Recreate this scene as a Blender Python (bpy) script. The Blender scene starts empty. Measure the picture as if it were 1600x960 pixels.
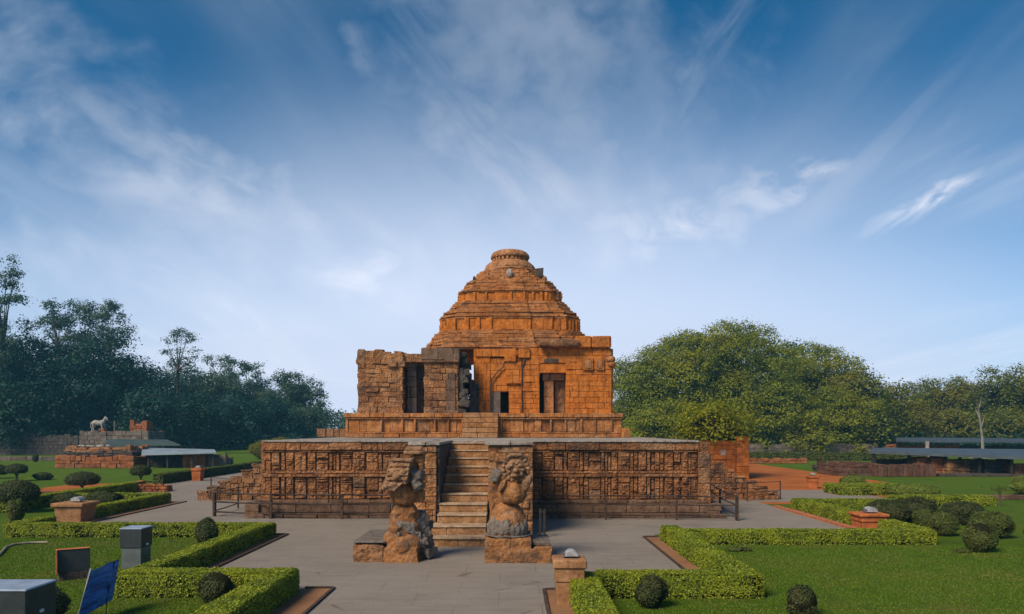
import bpy, bmesh, math, random
import numpy as np
from mathutils import Vector, noise as mnoise

R = math.radians
scene = bpy.context.scene
COL = scene.collection

# ------------------------------------------------------------------ camera
F, HC, YH = 1150.0, 3.84, 672.0          # focal length in photo pixels, eye height, horizon row
cam_d = bpy.data.cameras.new('camera')
cam = bpy.data.objects.new('camera', cam_d)
COL.objects.link(cam)
cam.location = (0, 0, HC)
cam.rotation_euler = (R(90), 0, 0)
cam_d.sensor_width = 36
cam_d.lens = F / 1600 * 36
cam_d.shift_y = (YH - 480) / 1600
cam_d.clip_start = 0.1
cam_d.clip_end = 8000
scene.camera = cam

# ------------------------------------------------------------------ light and exposure
SUN_EL, SUN_AZ = R(43), R(42)            # azimuth measured from straight behind the camera towards its left
SUN_DIR = Vector((-math.cos(SUN_EL) * math.sin(SUN_AZ), -math.cos(SUN_EL) * math.cos(SUN_AZ), math.sin(SUN_EL)))
sun_d = bpy.data.lights.new('sun', 'SUN')
sun_d.energy = 4.0
sun_d.angle = R(24)
sun_d.color = (1.0, 0.83, 0.62)
sun = bpy.data.objects.new('sun', sun_d)
COL.objects.link(sun)
sun.rotation_euler = SUN_DIR.to_track_quat('Z', 'Y').to_euler()
sun.location = (-60, -40, 60)

scene.view_settings.view_transform = 'Standard'
scene.view_settings.look = 'None'
scene.view_settings.exposure = 0.32
scene.view_settings.gamma = 1.0
scene.render.engine = 'CYCLES'
scene.cycles.use_denoising = True
scene.cycles.max_bounces = 6
scene.cycles.diffuse_bounces = 3
scene.cycles.volume_bounces = 0
scene.cycles.transparent_max_bounces = 8
scene.cycles.sample_clamp_indirect = 6


class NT:
    """small node-tree helper"""
    def __init__(s, tree):
        s.t = tree
        s.n = tree.nodes
        s.n.clear()

    def new(s, typ, **kw):
        n = s.n.new(typ)
        for k, v in kw.items():
            setattr(n, k, v)
        return n

    def link(s, a, b):
        s.t.links.new(a, b)

    def val(s, sock, v):
        if hasattr(v, 'is_linked') or hasattr(v, 'links'):
            s.link(v, sock)
        else:
            sock.default_value = v

    def math(s, op, a, b=0.0, c=None, clamp=False):
        n = s.new('ShaderNodeMath', operation=op, use_clamp=clamp)
        s.val(n.inputs[0], a)
        s.val(n.inputs[1], b)
        if c is not None:
            s.val(n.inputs[2], c)
        return n.outputs[0]

    def noise(s, vec, scale, detail=4, rough=0.55, dist=0.0):
        n = s.new('ShaderNodeTexNoise')
        s.link(vec, n.inputs['Vector'])
        n.inputs['Scale'].default_value = scale
        n.inputs['Detail'].default_value = detail
        n.inputs['Roughness'].default_value = rough
        n.inputs['Distortion'].default_value = dist
        return n.outputs[0]

    def mapr(s, v, a, b, c=0.0, d=1.0, smooth=True):
        n = s.new('ShaderNodeMapRange')
        n.interpolation_type = 'SMOOTHSTEP' if smooth else 'LINEAR'
        s.val(n.inputs[0], v)
        n.inputs[1].default_value = a
        n.inputs[2].default_value = b
        n.inputs[3].default_value = c
        n.inputs[4].default_value = d
        return n.outputs[0]

    def mix(s, fac, a, b, mode='MIX'):
        n = s.new('ShaderNodeMix', data_type='RGBA', blend_type=mode)
        s.val(n.inputs[0], fac)
        for i, v in ((6, a), (7, b)):
            if hasattr(v, 'links'):
                s.link(v, n.inputs[i])
            else:
                n.inputs[i].default_value = (*v, 1) if len(v) == 3 else v
        return n.outputs[2]

    def ramp(s, v, stops, interp='LINEAR'):
        n = s.new('ShaderNodeValToRGB')
        n.color_ramp.interpolation = interp
        el = n.color_ramp.elements
        while len(el) < len(stops):
            el.new(0.5)
        for e, (p, c) in zip(el, stops):
            e.position = p
            e.color = (*c, 1)
        s.link(v, n.inputs[0])
        return n.outputs[0]

    def mapping(s, vec, loc=(0, 0, 0), rot=(0, 0, 0), scale=(1, 1, 1)):
        n = s.new('ShaderNodeMapping')
        s.link(vec, n.inputs[0])
        n.inputs[1].default_value = loc
        n.inputs[2].default_value = rot
        n.inputs[3].default_value = scale
        return n.outputs[0]


world = bpy.data.worlds.new('World')
scene.world = world
world.use_nodes = True
w = NT(world.node_tree)
sky = w.new('ShaderNodeTexSky', sky_type='NISHITA')
sky.sun_disc = False
sky.sun_elevation = SUN_EL
sky.sun_rotation = R(180) + SUN_AZ       # Nishita: 0 = +Y, clockwise
sky.air_density = 0.6
sky.dust_density = 0.0
sky.ozone_density = 3.0
SKY_STRENGTH = 0.1
SKY_GAMMA = 1.05
tc = w.new('ShaderNodeTexCoord')
sep = w.new('ShaderNodeSeparateXYZ')
w.link(tc.outputs['Generated'], sep.inputs[0])
dx, dy, dz = sep.outputs
# cloud sheet: directions projected on a high flat layer
zc = w.math('MAXIMUM', w.math('ADD', dz, 0.06), 0.03)
comb = w.new('ShaderNodeCombineXYZ')
w.link(w.math('DIVIDE', dx, zc), comb.inputs[0])
w.link(w.math('DIVIDE', dy, zc), comb.inputs[1])
P = comb.outputs[0]
n1 = w.noise(w.mapping(P, (3.1, 1.7, 0.0), (0, 0, R(-8)), (0.55, 0.16, 1)), 1.6, 3, 0.5, 0.5)
n2 = w.noise(w.mapping(P, (0.4, 5.2, 0.0), (0, 0, R(10)), (1.3, 0.30, 1)), 1.7, 6, 0.55, 1.6)
broad = w.mapr(n1, 0.40, 0.72)
fine = w.mapr(n2, 0.38, 0.80)
cirrus = w.math('MULTIPLY', broad, w.math('ADD', 0.35, w.math('MULTIPLY', fine, 0.65)))
# a few distinct wisps, each given by its bearing and height in the sky
yc = w.math('MAXIMUM', dy, 0.05)
comb2 = w.new('ShaderNodeCombineXYZ')
w.link(w.math('DIVIDE', dx, yc), comb2.inputs[0])
w.link(w.math('DIVIDE', dz, yc), comb2.inputs[1])
Q = comb2.outputs[0]
front = w.mapr(dy, 0.05, 0.2)


def wisp(px, py, length, width, ang, amount, breakup=6.0, stretch=4.0, edge=0.0):
    """soft cloud streak centred on bearing (px-800)/F, height (YH-py)/F; ang in degrees, + rises to the right"""
    u, v = (px - 800) / F, (YH - py) / F
    m1 = w.mapping(Q, (-u, -v, 0))
    m2 = w.mapping(m1, (0, 0, 0), (0, 0, R(-ang)), (1, 1, 1))
    nz = w.noise(w.mapping(m2, (px * 0.01, py * 0.013, 0), (0, 0, 0), (breakup, breakup * stretch, 1)), 1.0, 6, 0.6, 0.8)
    warp = w.new('ShaderNodeVectorMath', operation='SCALE')
    wn = w.new('ShaderNodeTexNoise')
    w.link(m2, wn.inputs['Vector'])
    wn.inputs['Scale'].default_value = 12
    wn.inputs['Detail'].default_value = 6
    sub = w.new('ShaderNodeVectorMath', operation='SUBTRACT')
    w.link(wn.outputs[1], sub.inputs[0])
    sub.inputs[1].default_value = (0.5, 0.5, 0.5)
    w.link(sub.outputs[0], warp.inputs[0])
    warp.inputs['Scale'].default_value = width / F * 2.2
    add = w.new('ShaderNodeVectorMath', operation='ADD')
    w.link(m2, add.inputs[0])
    w.link(warp.outputs[0], add.inputs[1])
    m3 = w.mapping(add.outputs[0], (0, 0, 0), (0, 0, 0), (F / length, F / width, 0))
    ln = w.new('ShaderNodeVectorMath', operation='LENGTH')
    w.link(m3, ln.inputs[0])
    body = w.mapr(ln.outputs['Value'], 1.0, 0.0)
    br = w.mapr(nz, 0.30, 0.68)
    return w.math('MULTIPLY', w.math('MULTIPLY', body, br), amount)


WISPS = [
    (210, 215, 330, 60, -33, 0.42, 3.0, 5.0),
    (330, 262, 170, 26, -30, 0.45, 5.0, 5.0),
    (250, 200, 200, 30, -32, 0.35, 5.0, 6.0),
    (60, 120, 420, 170, -28, 0.75, 1.6, 2.0),
    (300, 330, 460, 120, -18, 0.65, 1.4, 2.5),
    (90, 400, 360, 110, -4, 0.60, 1.2, 2.0),
    (840, 40, 420, 200, -30, 0.55, 1.3, 1.8),
    (690, 90, 330, 130, -58, 0.80, 2.0, 3.0),
    (790, 240, 330, 150, -40, 0.60, 2.0, 2.5),
    (1000, 190, 330, 200, 10, 0.72, 2.0, 1.4),
    (1130, 90, 240, 80, 58, 0.45, 3.0, 4.0),
    (1235, 290, 200, 62, 16, 0.75, 10.0, 2.4),
    (1045, 352, 210, 68, 4, 0.70, 10.0, 2.2),
    (1452, 312, 165, 27, 27, 0.85, 9.0, 3.5),
    (570, 428, 140, 66, 3, 0.6, 9.0, 1.8),
    (1380, 180, 220, 60, 55, 0.16, 3.0, 4.0),
]
cl = w.math('MULTIPLY', cirrus, 0.55)
for ws in WISPS:
    cl = w.math('MAXIMUM', cl, w.math('MULTIPLY', wisp(*ws), front))
cl = w.math('MULTIPLY', cl, w.mapr(dz, -0.02, 0.10), clamp=True)
gam = w.new('ShaderNodeGamma')
w.link(sky.outputs[0], gam.inputs[0])
gam.inputs[1].default_value = SKY_GAMMA
hs = w.new('ShaderNodeHueSaturation')
hs.inputs['Hue'].default_value = 0.5
hs.inputs['Saturation'].default_value = 1.0
hs.inputs['Value'].default_value = 1.0
w.link(gam.outputs[0], hs.inputs['Color'])
veil = w.math('MULTIPLY', w.mapr(w.math('ADD', dz, w.math('MULTIPLY', w.math('MULTIPLY', dx, dx), 0.42)), 0.50, 0.09), 0.985)     # thin high veil thickening towards the horizon
skyc = w.mix(veil, w.mix(1.0, hs.outputs[0], (0.15, 0.78, 0.92), 'MULTIPLY'), (6.4, 7.15, 8.9))
skyc = w.mix(cl, skyc, w.mix(w.mapr(dz, 0.16, 0.45), (8.6, 8.8, 9.8), (3.4, 4.0, 5.1)))
bg = w.new('ShaderNodeBackground')
w.link(skyc, bg.inputs[0])
bg.inputs[1].default_value = SKY_STRENGTH
wo = w.new('ShaderNodeOutputWorld')
w.link(bg.outputs[0], wo.inputs[0])


# ------------------------------------------------------------------ helpers
def G(px, py):
    """ground point under a photo pixel"""
    d = F * HC / (py - YH)
    return ((px - 800) * d / F, d)


def X(px, d):
    return (px - 800) * d / F


def Z(py, d):
    return HC + (YH - py) * d / F


def tag(o, label=None, cat=None, group=None, kind=None):
    if label:
        o['label'] = label
    if cat:
        o['category'] = cat
    if group:
        o['group'] = group
    if kind:
        o['kind'] = kind
    return o


def empty(name, loc, label, cat, group=None, rz=0.0):
    o = bpy.data.objects.new(name, None)
    o.empty_display_size = 0.2
    COL.objects.link(o)
    o.location = loc
    o.rotation_euler = (0, 0, rz)
    return tag(o, label, cat, group)


def link_mesh(name, me, mats, parent=None, smooth=False):
    o = bpy.data.objects.new(name, me)
    COL.objects.link(o)
    for m in (mats if isinstance(mats, (list, tuple)) else [mats]):
        me.materials.append(m)
    if smooth:
        me.polygons.foreach_set('use_smooth', np.ones(len(me.polygons), dtype=bool))
    if parent is not None:
        o.parent = parent
    return o


class MB:
    """collects solids, builds ONE mesh object"""
    def __init__(s, seed=0):
        s.v, s.f, s.mi = [], [], []
        s.r = random.Random(seed)

    def add(s, vs, fs, m=0):
        b = len(s.v)
        s.v += [tuple(v) for v in vs]
        s.f += [tuple(i + b for i in f) for f in fs]
        s.mi += [m] * len(fs)

    def box(s, x0, x1, y0, y1, z0, z1, j=0.0, m=0, taper=0.0, rz=0.0):
        q = lambda: s.r.uniform(-j, j) if j else 0.0
        cx, cy = (x0 + x1) / 2, (y0 + y1) / 2
        vs = []
        for z, t in ((z0, 0.0), (z1, taper)):
            for x, y in ((x0, y0), (x1, y0), (x1, y1), (x0, y1)):
                xx = x + (cx - x) * t + q()
                yy = y + (cy - y) * t + q()
                if rz:
                    c, sn = math.cos(rz), math.sin(rz)
                    xx, yy = cx + (xx - cx) * c - (yy - cy) * sn, cy + (xx - cx) * sn + (yy - cy) * c
                vs.append((xx, yy, z + q()))
        s.add(vs, [(0, 3, 2, 1), (4, 5, 6, 7), (0, 1, 5, 4), (1, 2, 6, 5), (2, 3, 7, 6), (3, 0, 4, 7)], m)

    def prism(s, poly0, z0, poly1=None, z1=1.0, m=0):
        poly1 = poly1 or poly0
        n = len(poly0)
        vs = [(x, y, z0) for x, y in poly0] + [(x, y, z1) for x, y in poly1]
        fs = [tuple(reversed(range(n))), tuple(range(n, 2 * n))]
        fs += [(i, (i + 1) % n, n + (i + 1) % n, n + i) for i in range(n)]
        s.add(vs, fs, m)

    def tube(s, pts, radii, seg=8, m=0, cap=True):
        pts = [Vector(p) for p in pts]
        if not isinstance(radii, (list, tuple)):
            radii = [radii] * len(pts)
        vs, fs = [], []
        up = Vector((0, 0, 1))
        for i, p in enumerate(pts):
            t = (pts[min(i + 1, len(pts) - 1)] - pts[max(i - 1, 0)]).normalized()
            a = t.cross(up if abs(t.z) < 0.95 else Vector((0, 1, 0))).normalized()
            b = t.cross(a)
            for k in range(seg):
                an = 2 * math.pi * k / seg
                vs.append(p + (a * math.cos(an) + b * math.sin(an)) * radii[i])
        for i in range(len(pts) - 1):
            for k in range(seg):
                k2 = (k + 1) % seg
                fs.append((i * seg + k, i * seg + k2, (i + 1) * seg + k2, (i + 1) * seg + k))
        if cap:
            fs.append(tuple(range(seg)))
            fs.append(tuple(reversed(range((len(pts) - 1) * seg, len(pts) * seg))))
        s.add(vs, fs, m)

    def lathe(s, prof, cx, cy, seg=24, m=0, jit=0.0, a0=0.0):
        vs, fs = [], []
        for r, z in prof:
            for k in range(seg):
                a = 2 * math.pi * k / seg + a0
                rr = r * (1 + (s.r.uniform(-jit, jit) if jit else 0))
                vs.append((cx + rr * math.cos(a), cy + rr * math.sin(a), z))
        for i in range(len(prof) - 1):
            for k in range(seg):
                k2 = (k + 1) % seg
                fs.append((i * seg + k, i * seg + k2, (i + 1) * seg + k2, (i + 1) * seg + k))
        fs.append(tuple(reversed(range(seg))))
        fs.append(tuple(range((len(prof) - 1) * seg, len(prof) * seg)))
        s.add(vs, fs, m)

    def blob(s, c, r, sub=2, m=0, rot=None):
        bm = bmesh.new()
        bmesh.ops.create_icosphere(bm, subdivisions=sub, radius=1)
        vs = []
        for v in bm.verts:
            p = Vector((v.co.x * r[0], v.co.y * r[1], v.co.z * r[2]))
            if rot:
                from mathutils import Euler
                p.rotate(Euler(rot))
            vs.append((p.x + c[0], p.y + c[1], p.z + c[2]))
        bm.verts.index_update()
        s.add(vs, [tuple(v.index for v in f.verts) for f in bm.faces], m)
        bm.free()

    # masonry: one wall face of separate stone blocks along a->b (outside is to the right of a->b)
    def courses(s, a, b, z0, z1, ch=0.3, bl=(0.5, 1.1), thick=0.35, jit=0.02, gap=0.018, out=0.0, skip=None, miss=0.0, zj=0.0):
        ax, ay = a
        bx, by = b
        L = math.hypot(bx - ax, by - ay)
        if L < 0.05:
            return
        tx, ty = (bx - ax) / L, (by - ay) / L
        nx, ny = ty, -tx
        rows = max(1, round((z1 - z0) / ch))
        hs_ = [s.r.uniform(0.72, 1.28) if rows > 2 else 1.0 for _ in range(rows)]
        tot = sum(hs_)
        zs_ = [z0]
        for h_ in hs_:
            zs_.append(zs_[-1] + h_ / tot * (z1 - z0))
        for i in range(rows):
            za, zb = zs_[i] + gap / 2, zs_[i + 1] - gap / 2
            u = -s.r.uniform(0, bl[0]) * (i % 2)
            while u < L - 0.02:
                l = s.r.uniform(*bl)
                u0, u1 = max(u, 0), min(u + l, L)
                if L - u1 < bl[0] * 0.35:
                    u1 = L
                u += l if u1 < L else l + L
                if u1 - u0 < 0.04:
                    continue
                um, zm = (u0 + u1) / 2, (za + zb) / 2
                if skip and any(k[0] < um < k[1] and k[2] < zm < k[3] for k in skip):
                    continue
                if miss and s.r.random() < miss:
                    continue
                o = out + s.r.uniform(-jit, jit)
                zt = zb + (s.r.uniform(-zj, zj) if i == rows - 1 else 0)
                q = lambda: s.r.uniform(-jit, jit) * 0.45
                vs = []
                for z in (za, zt):
                    for uu, dd in ((u0 + gap / 2, o), (u1 - gap / 2, o), (u1 - gap / 2, o - thick), (u0 + gap / 2, o - thick)):
                        vs.append((ax + tx * uu + nx * dd + q(), ay + ty * uu + ny * dd + q(), z + q()))
                s.add(vs, [(0, 3, 2, 1), (4, 5, 6, 7), (0, 1, 5, 4), (1, 2, 6, 5), (2, 3, 7, 6), (3, 0, 4, 7)])

    def ring(s, poly, z0, z1, **kw):
        """masonry round a counter-clockwise outline"""
        n = len(poly)
        for i in range(n):
            s.courses(poly[i], poly[(i + 1) % n], z0, z1, **kw)

    def build(s, name, mats, parent=None, bevel=0.0, smooth=False):
        off = Vector(parent_origin(parent)) if parent is not None else Vector((0, 0, 0))
        me = bpy.data.meshes.new(name)
        me.from_pydata([(v[0] - off.x, v[1] - off.y, v[2] - off.z) for v in s.v], [], s.f)
        me.polygons.foreach_set('material_index', s.mi)
        o = link_mesh(name, me, mats, parent, smooth)
        if bevel:
            bv = o.modifiers.new('bevel', 'BEVEL')
            bv.width = bevel
            bv.segments = 1
            bv.limit_method = 'ANGLE'
        return o


def parent_origin(p):
    v = Vector((0, 0, 0))
    while p is not None:
        v += Vector(p.location)
        p = p.parent
    return v


TEX = {}


def texture(kind, size, **kw):
    key = (kind, size)
    if key not in TEX:
        t = bpy.data.textures.new('%s_grain' % kind.lower(), kind)
        t.noise_scale = size
        TEX[key] = t
    return TEX[key]


def weather(o, voxel, amounts):
    """turn joined solids into one worn, uneven stone surface"""
    rm = o.modifiers.new('remesh', 'REMESH')
    rm.mode = 'VOXEL'
    rm.voxel_size = voxel
    for kind, size, strength in amounts:
        d = o.modifiers.new('wear', 'DISPLACE')
        d.texture = texture(kind, size)
        d.texture_coords = 'LOCAL'
        d.strength = strength
        d.mid_level = 0.5
    return o


# ------------------------------------------------------------------ materials
MATS = {}


def mat(name):
    m = bpy.data.materials.new(name)
    m.use_nodes = True
    MATS[name] = m
    return m, NT(m.node_tree)


def finish(nt, color, rough=0.9, bump=None, bump_d=0.02, spec=0.2, metal=0.0, bump_s=1.0):
    p = nt.new('ShaderNodeBsdfPrincipled')
    if hasattr(color, 'links'):
        nt.link(color, p.inputs['Base Color'])
    else:
        p.inputs['Base Color'].default_value = (*color, 1)
    nt.val(p.inputs['Roughness'], rough)
    p.inputs['Metallic'].default_value = metal
    p.inputs['Specular IOR Level'].default_value = spec
    if bump is not None:
        b = nt.new('ShaderNodeBump')
        b.inputs['Strength'].default_value = bump_s
        b.inputs['Distance'].default_value = bump_d
        nt.link(bump, b.inputs['Height'])
        nt.link(b.outputs[0], p.inputs['Normal'])
    o = nt.new('ShaderNodeOutputMaterial')
    nt.link(p.outputs[0], o.inputs[0])
    return p


def stone(name, cols, lichen=0.4, lichen_col=(0.035, 0.03, 0.027), grain=1.0, pale=0.0, streak=0.5, scale=1.0, relief=0.0):
    """weathered sandstone / laterite: block to block tint, lichen patches, rain streaks, pitted grain"""
    m, n = mat(name)
    tcn = n.new('ShaderNodeTexCoord')
    geo = n.new('ShaderNodeNewGeometry')
    pos = geo.outputs['Position']
    base = n.ramp(geo.outputs['Random Per Island'], [(0.0, cols[0]), (0.45, cols[1]), (0.8, cols[2]), (1.0, cols[3])])
    mott = n.noise(pos, 2.3 * scale, 8, 0.68)
    base = n.mix(n.mapr(mott, 0.3, 0.75), base, n.mix(1.0, base, (0.50, 0.42, 0.38), 'MULTIPLY'))
    sp = n.noise(pos, 11 * scale, 6, 0.75)
    base = n.mix(n.mapr(sp, 0.50, 0.70, 0, 0.85), base, n.mix(1.0, base, (0.30, 0.25, 0.22), 'MULTIPLY'))
    if pale:
        pl = n.noise(n.mapping(pos, (7, 3, 1)), 3.1 * scale, 6, 0.65)
        base = n.mix(n.mapr(pl, 0.55, 0.72, 0, pale), base, (0.42, 0.37, 0.31))
    # lichen and soot
    l1 = n.noise(n.mapping(pos, (2, 9, 4)), 0.55 * scale, 6, 0.72, 0.4)
    l2 = n.noise(n.mapping(pos, (5, 1, 8)), 3.4 * scale, 5, 0.7)
    lm = n.mapr(n.math('ADD', n.math('MULTIPLY', l1, 0.7), n.math('MULTIPLY', l2, 0.3)), 0.60 - 0.22 * lichen, 0.72 - 0.14 * lichen)
    st = n.noise(n.mapping(pos, (0, 0, 0), (0, 0, 0), (5, 5, 0.35)), 1.0, 5, 0.65)
    sm = n.mapr(st, 0.52, 0.70, 0, streak)
    dirt = n.math('MAXIMUM', n.math('MULTIPLY', lm, min(1.0, 0.45 + lichen * 0.6)), sm)
    base = n.mix(n.math('MULTIPLY', dirt, 0.92), base, lichen_col)
    h1 = n.noise(pos, 26 * scale, 5, 0.7)
    v = n.new('ShaderNodeTexVoronoi')
    v.inputs['Scale'].default_value = 9 * scale
    n.link(pos, v.inputs['Vector'])
    hh = n.math('ADD', n.math('MULTIPLY', h1, 0.55), n.math('ADD', n.math('MULTIPLY', mott, 1.2), n.math('MULTIPLY', v.outputs['Distance'], 0.35 + relief)))
    finish(n, base, 0.93, hh, 0.05 * grain, 0.12)
    return m


ORANGE = stone('orange_stone', [(0.56, 0.185, 0.030), (0.60, 0.20, 0.034), (0.64, 0.225, 0.042), (0.57, 0.205, 0.045)], lichen=0.30, streak=0.6)
TOWER = stone('tower_stone', [(0.42, 0.165, 0.048), (0.50, 0.205, 0.062), (0.56, 0.255, 0.095), (0.46, 0.23, 0.105)], lichen=0.5, streak=0.7, pale=0.3)
BROWN = stone('brown_stone', [(0.26, 0.125, 0.055), (0.36, 0.18, 0.08), (0.44, 0.235, 0.115), (0.30, 0.18, 0.105)], lichen=0.68, streak=0.8, pale=0.2, relief=0.5)
PLAT = stone('carved_stone', [(0.27, 0.125, 0.055), (0.37, 0.168, 0.070), (0.47, 0.225, 0.10), (0.32, 0.185, 0.105)], lichen=0.62, streak=0.75, relief=0.7)
BASE = stone('base_stone', [(0.17, 0.105, 0.07), (0.215, 0.135, 0.088), (0.26, 0.165, 0.108), (0.17, 0.12, 0.092)], lichen=0.5, streak=0.5)
PORCH = stone('blackened_stone', [(0.31, 0.145, 0.06), (0.41, 0.195, 0.082), (0.50, 0.26, 0.12), (0.34, 0.19, 0.10)], lichen=0.62, streak=0.75, pale=0.3, relief=0.6)
HEADST = stone('pale_carved_stone', [(0.42, 0.245, 0.135), (0.42, 0.245, 0.135), (0.43, 0.26, 0.15), (0.38, 0.22, 0.12)], lichen=0.6, streak=0.5, pale=0.6, scale=1.8, lichen_col=(0.05, 0.045, 0.04))
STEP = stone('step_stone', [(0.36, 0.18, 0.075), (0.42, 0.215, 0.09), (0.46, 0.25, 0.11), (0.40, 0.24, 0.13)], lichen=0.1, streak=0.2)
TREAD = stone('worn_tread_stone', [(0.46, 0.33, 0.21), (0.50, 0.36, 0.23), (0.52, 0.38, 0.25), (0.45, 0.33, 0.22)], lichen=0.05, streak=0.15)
STATUE = stone('statue_stone', [(0.46, 0.215, 0.082), (0.46, 0.215, 0.082), (0.46, 0.22, 0.085), (0.42, 0.19, 0.07)], lichen=0.62, streak=0.7, pale=0.55, scale=1.4, lichen_col=(0.055, 0.048, 0.042))
GREYROCK = stone('grey_rock', [(0.20, 0.18, 0.165), (0.22, 0.20, 0.18), (0.26, 0.23, 0.20), (0.17, 0.15, 0.14)], lichen=0.3, streak=0.3, scale=2.0, pale=0.4)
DECKM = stone('deck_stone', [(0.36, 0.34, 0.31), (0.40, 0.375, 0.34), (0.44, 0.41, 0.37), (0.34, 0.31, 0.28)], lichen=0.1, streak=0.15)
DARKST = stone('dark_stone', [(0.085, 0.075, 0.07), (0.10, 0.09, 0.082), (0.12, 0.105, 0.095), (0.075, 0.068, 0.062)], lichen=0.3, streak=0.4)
RUIN = stone('ruin_stone', [(0.30, 0.11, 0.045), (0.36, 0.135, 0.055), (0.42, 0.17, 0.07), (0.30, 0.15, 0.09)], lichen=0.25, streak=0.35)
REDST = stone('shaded_red_laterite', [(0.38, 0.125, 0.025), (0.42, 0.14, 0.028), (0.45, 0.155, 0.034), (0.38, 0.13, 0.03)], lichen=0.35, streak=0.5)  # darkened laterite: shade of the overhanging tree put into its colour
REDDK = stone('dark_red_stone', [(0.13, 0.07, 0.05), (0.16, 0.085, 0.06), (0.20, 0.11, 0.075), (0.12, 0.08, 0.06)], lichen=0.5, streak=0.5)
GREYWALL = stone('grey_wall_stone', [(0.17, 0.145, 0.13), (0.20, 0.17, 0.15), (0.25, 0.21, 0.18), (0.16, 0.12, 0.10)], lichen=0.3, streak=0.4)
PLANTER = stone('terracotta_plaster', [(0.50, 0.165, 0.055), (0.50, 0.165, 0.055), (0.50, 0.165, 0.055), (0.50, 0.165, 0.055)], lichen=0.05, streak=0.25, grain=0.3)
TANPL = stone('tan_plaster', [(0.40, 0.22, 0.11), (0.40, 0.22, 0.11), (0.40, 0.22, 0.11), (0.40, 0.22, 0.11)], lichen=0.05, streak=0.2, grain=0.3)


def leafmat(name, cols, trans=0.3, patch=None, pscale=0.6):
    m, n = mat(name)
    geo = n.new('ShaderNodeNewGeometry')
    dry = tuple(0.5 * cols[1][i] + (0.06, 0.035, 0.012)[i] for i in range(3))
    base = n.ramp(geo.outputs['Random Per Island'], [(0.0, dry), (0.035, dry), (0.06, cols[0]), (0.5, cols[1]), (1.0, cols[2])])
    nz = n.noise(geo.outputs['Position'], pscale, 3, 0.6)
    if patch:
        base = n.mix(n.mapr(nz, 0.42, 0.66), base, n.mix(0.65, base, patch))
    d = n.new('ShaderNodeBsdfPrincipled')
    n.link(base, d.inputs['Base Color'])
    d.inputs['Roughness'].default_value = 0.6
    d.inputs['Specular IOR Level'].default_value = 0.25
    t = n.new('ShaderNodeBsdfTranslucent')
    n.link(n.mix(1.0, base, (1.2, 1.15, 0.5), 'MULTIPLY'), t.inputs[0])
    mx = n.new('ShaderNodeMixShader')
    mx.inputs[0].default_value = trans
    n.link(d.outputs[0], mx.inputs[1])
    n.link(t.outputs[0], mx.inputs[2])
    o = n.new('ShaderNodeOutputMaterial')
    n.link(mx.outputs[0], o.inputs[0])
    return m


L_HEDGE = leafmat('hedge_leaf', [(0.060, 0.080, 0.014), (0.17, 0.24, 0.018), (0.38, 0.45, 0.036)], 0.35, (0.34, 0.38, 0.025), 1.3)
L_DARK = leafmat('dark_shrub_leaf', [(0.020, 0.036, 0.012), (0.040, 0.062, 0.018), (0.075, 0.098, 0.026)], 0.25, (0.085, 0.085, 0.028), 2.5)
L_OLIVE = leafmat('olive_shrub_leaf', [(0.042, 0.064, 0.014), (0.08, 0.11, 0.022), (0.13, 0.16, 0.03)], 0.25, (0.09, 0.10, 0.02), 1.2)
L_LIME = leafmat('lime_shrub_leaf', [(0.09, 0.13, 0.018), (0.14, 0.19, 0.024), (0.19, 0.24, 0.035)], 0.3, None)
L_TREE = leafmat('broad_tree_leaf', [(0.08, 0.115, 0.012), (0.18, 0.225, 0.018), (0.29, 0.335, 0.028)], 0.45, (0.29, 0.29, 0.012), 0.12)
L_TREE2 = leafmat('far_tree_leaf', [(0.065, 0.09, 0.014), (0.13, 0.16, 0.02), (0.20, 0.215, 0.026)], 0.38, (0.22, 0.19, 0.02), 0.08)
L_BLUE = leafmat('shaded_tree_leaf', [(0.004, 0.026, 0.024), (0.009, 0.048, 0.042), (0.018, 0.075, 0.056)], 0.2, (0.022, 0.07, 0.03), 0.1)  # shade and haze over the left woods put into the leaf colour
L_BLUE2 = leafmat('thin_tree_leaf', [(0.022, 0.060, 0.048), (0.045, 0.10, 0.072), (0.085, 0.15, 0.092)], 0.35, (0.10, 0.14, 0.06), 0.12)  # paler blue-green: distance haze put into the leaf colour


def simple(name, col, rough=0.7, var=0.25, scale=6.0, spec=0.3, metal=0.0, bump=0.004):
    m, n = mat(name)
    geo = n.new('ShaderNodeNewGeometry')
    nz = n.noise(geo.outputs['Position'], scale, 5, 0.65)
    c = n.mix(n.mapr(nz, 0.3, 0.7), tuple(x * (1 - var) for x in col), tuple(min(1, x * (1 + var)) for x in col))
    finish(n, c, rough, n.noise(geo.outputs['Position'], scale * 9, 3), bump, spec, metal)
    return m


BARK = simple('bark', (0.09, 0.065, 0.045), 0.95, 0.4, 5, 0.1, 0, 0.03)
PALEBARK = simple('pale_bark', (0.20, 0.19, 0.17), 0.95, 0.3, 3, 0.1, 0, 0.02)
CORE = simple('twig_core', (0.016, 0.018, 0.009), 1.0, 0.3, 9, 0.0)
RUST = simple('rusty_iron', (0.065, 0.042, 0.033), 0.75, 0.45, 8, 0.3, 0.3)
IRON = simple('dark_iron', (0.035, 0.03, 0.028), 0.6, 0.4, 8, 0.4, 0.3)
CABD = simple('dark_painted_steel', (0.030, 0.036, 0.040), 0.45, 0.25, 3, 0.4)
CABL = simple('grey_green_steel', (0.085, 0.105, 0.105), 0.5, 0.25, 3, 0.4)
CABT = simple('pale_blue_steel_lid', (0.22, 0.28, 0.38), 0.4, 0.2, 3, 0.5)
WHITE = simple('white_enamel', (0.62, 0.62, 0.62), 0.5, 0.15, 5)
LAMPH = simple('weathered_lamp_housing', (0.30, 0.31, 0.32), 0.5, 0.3, 8)
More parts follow.
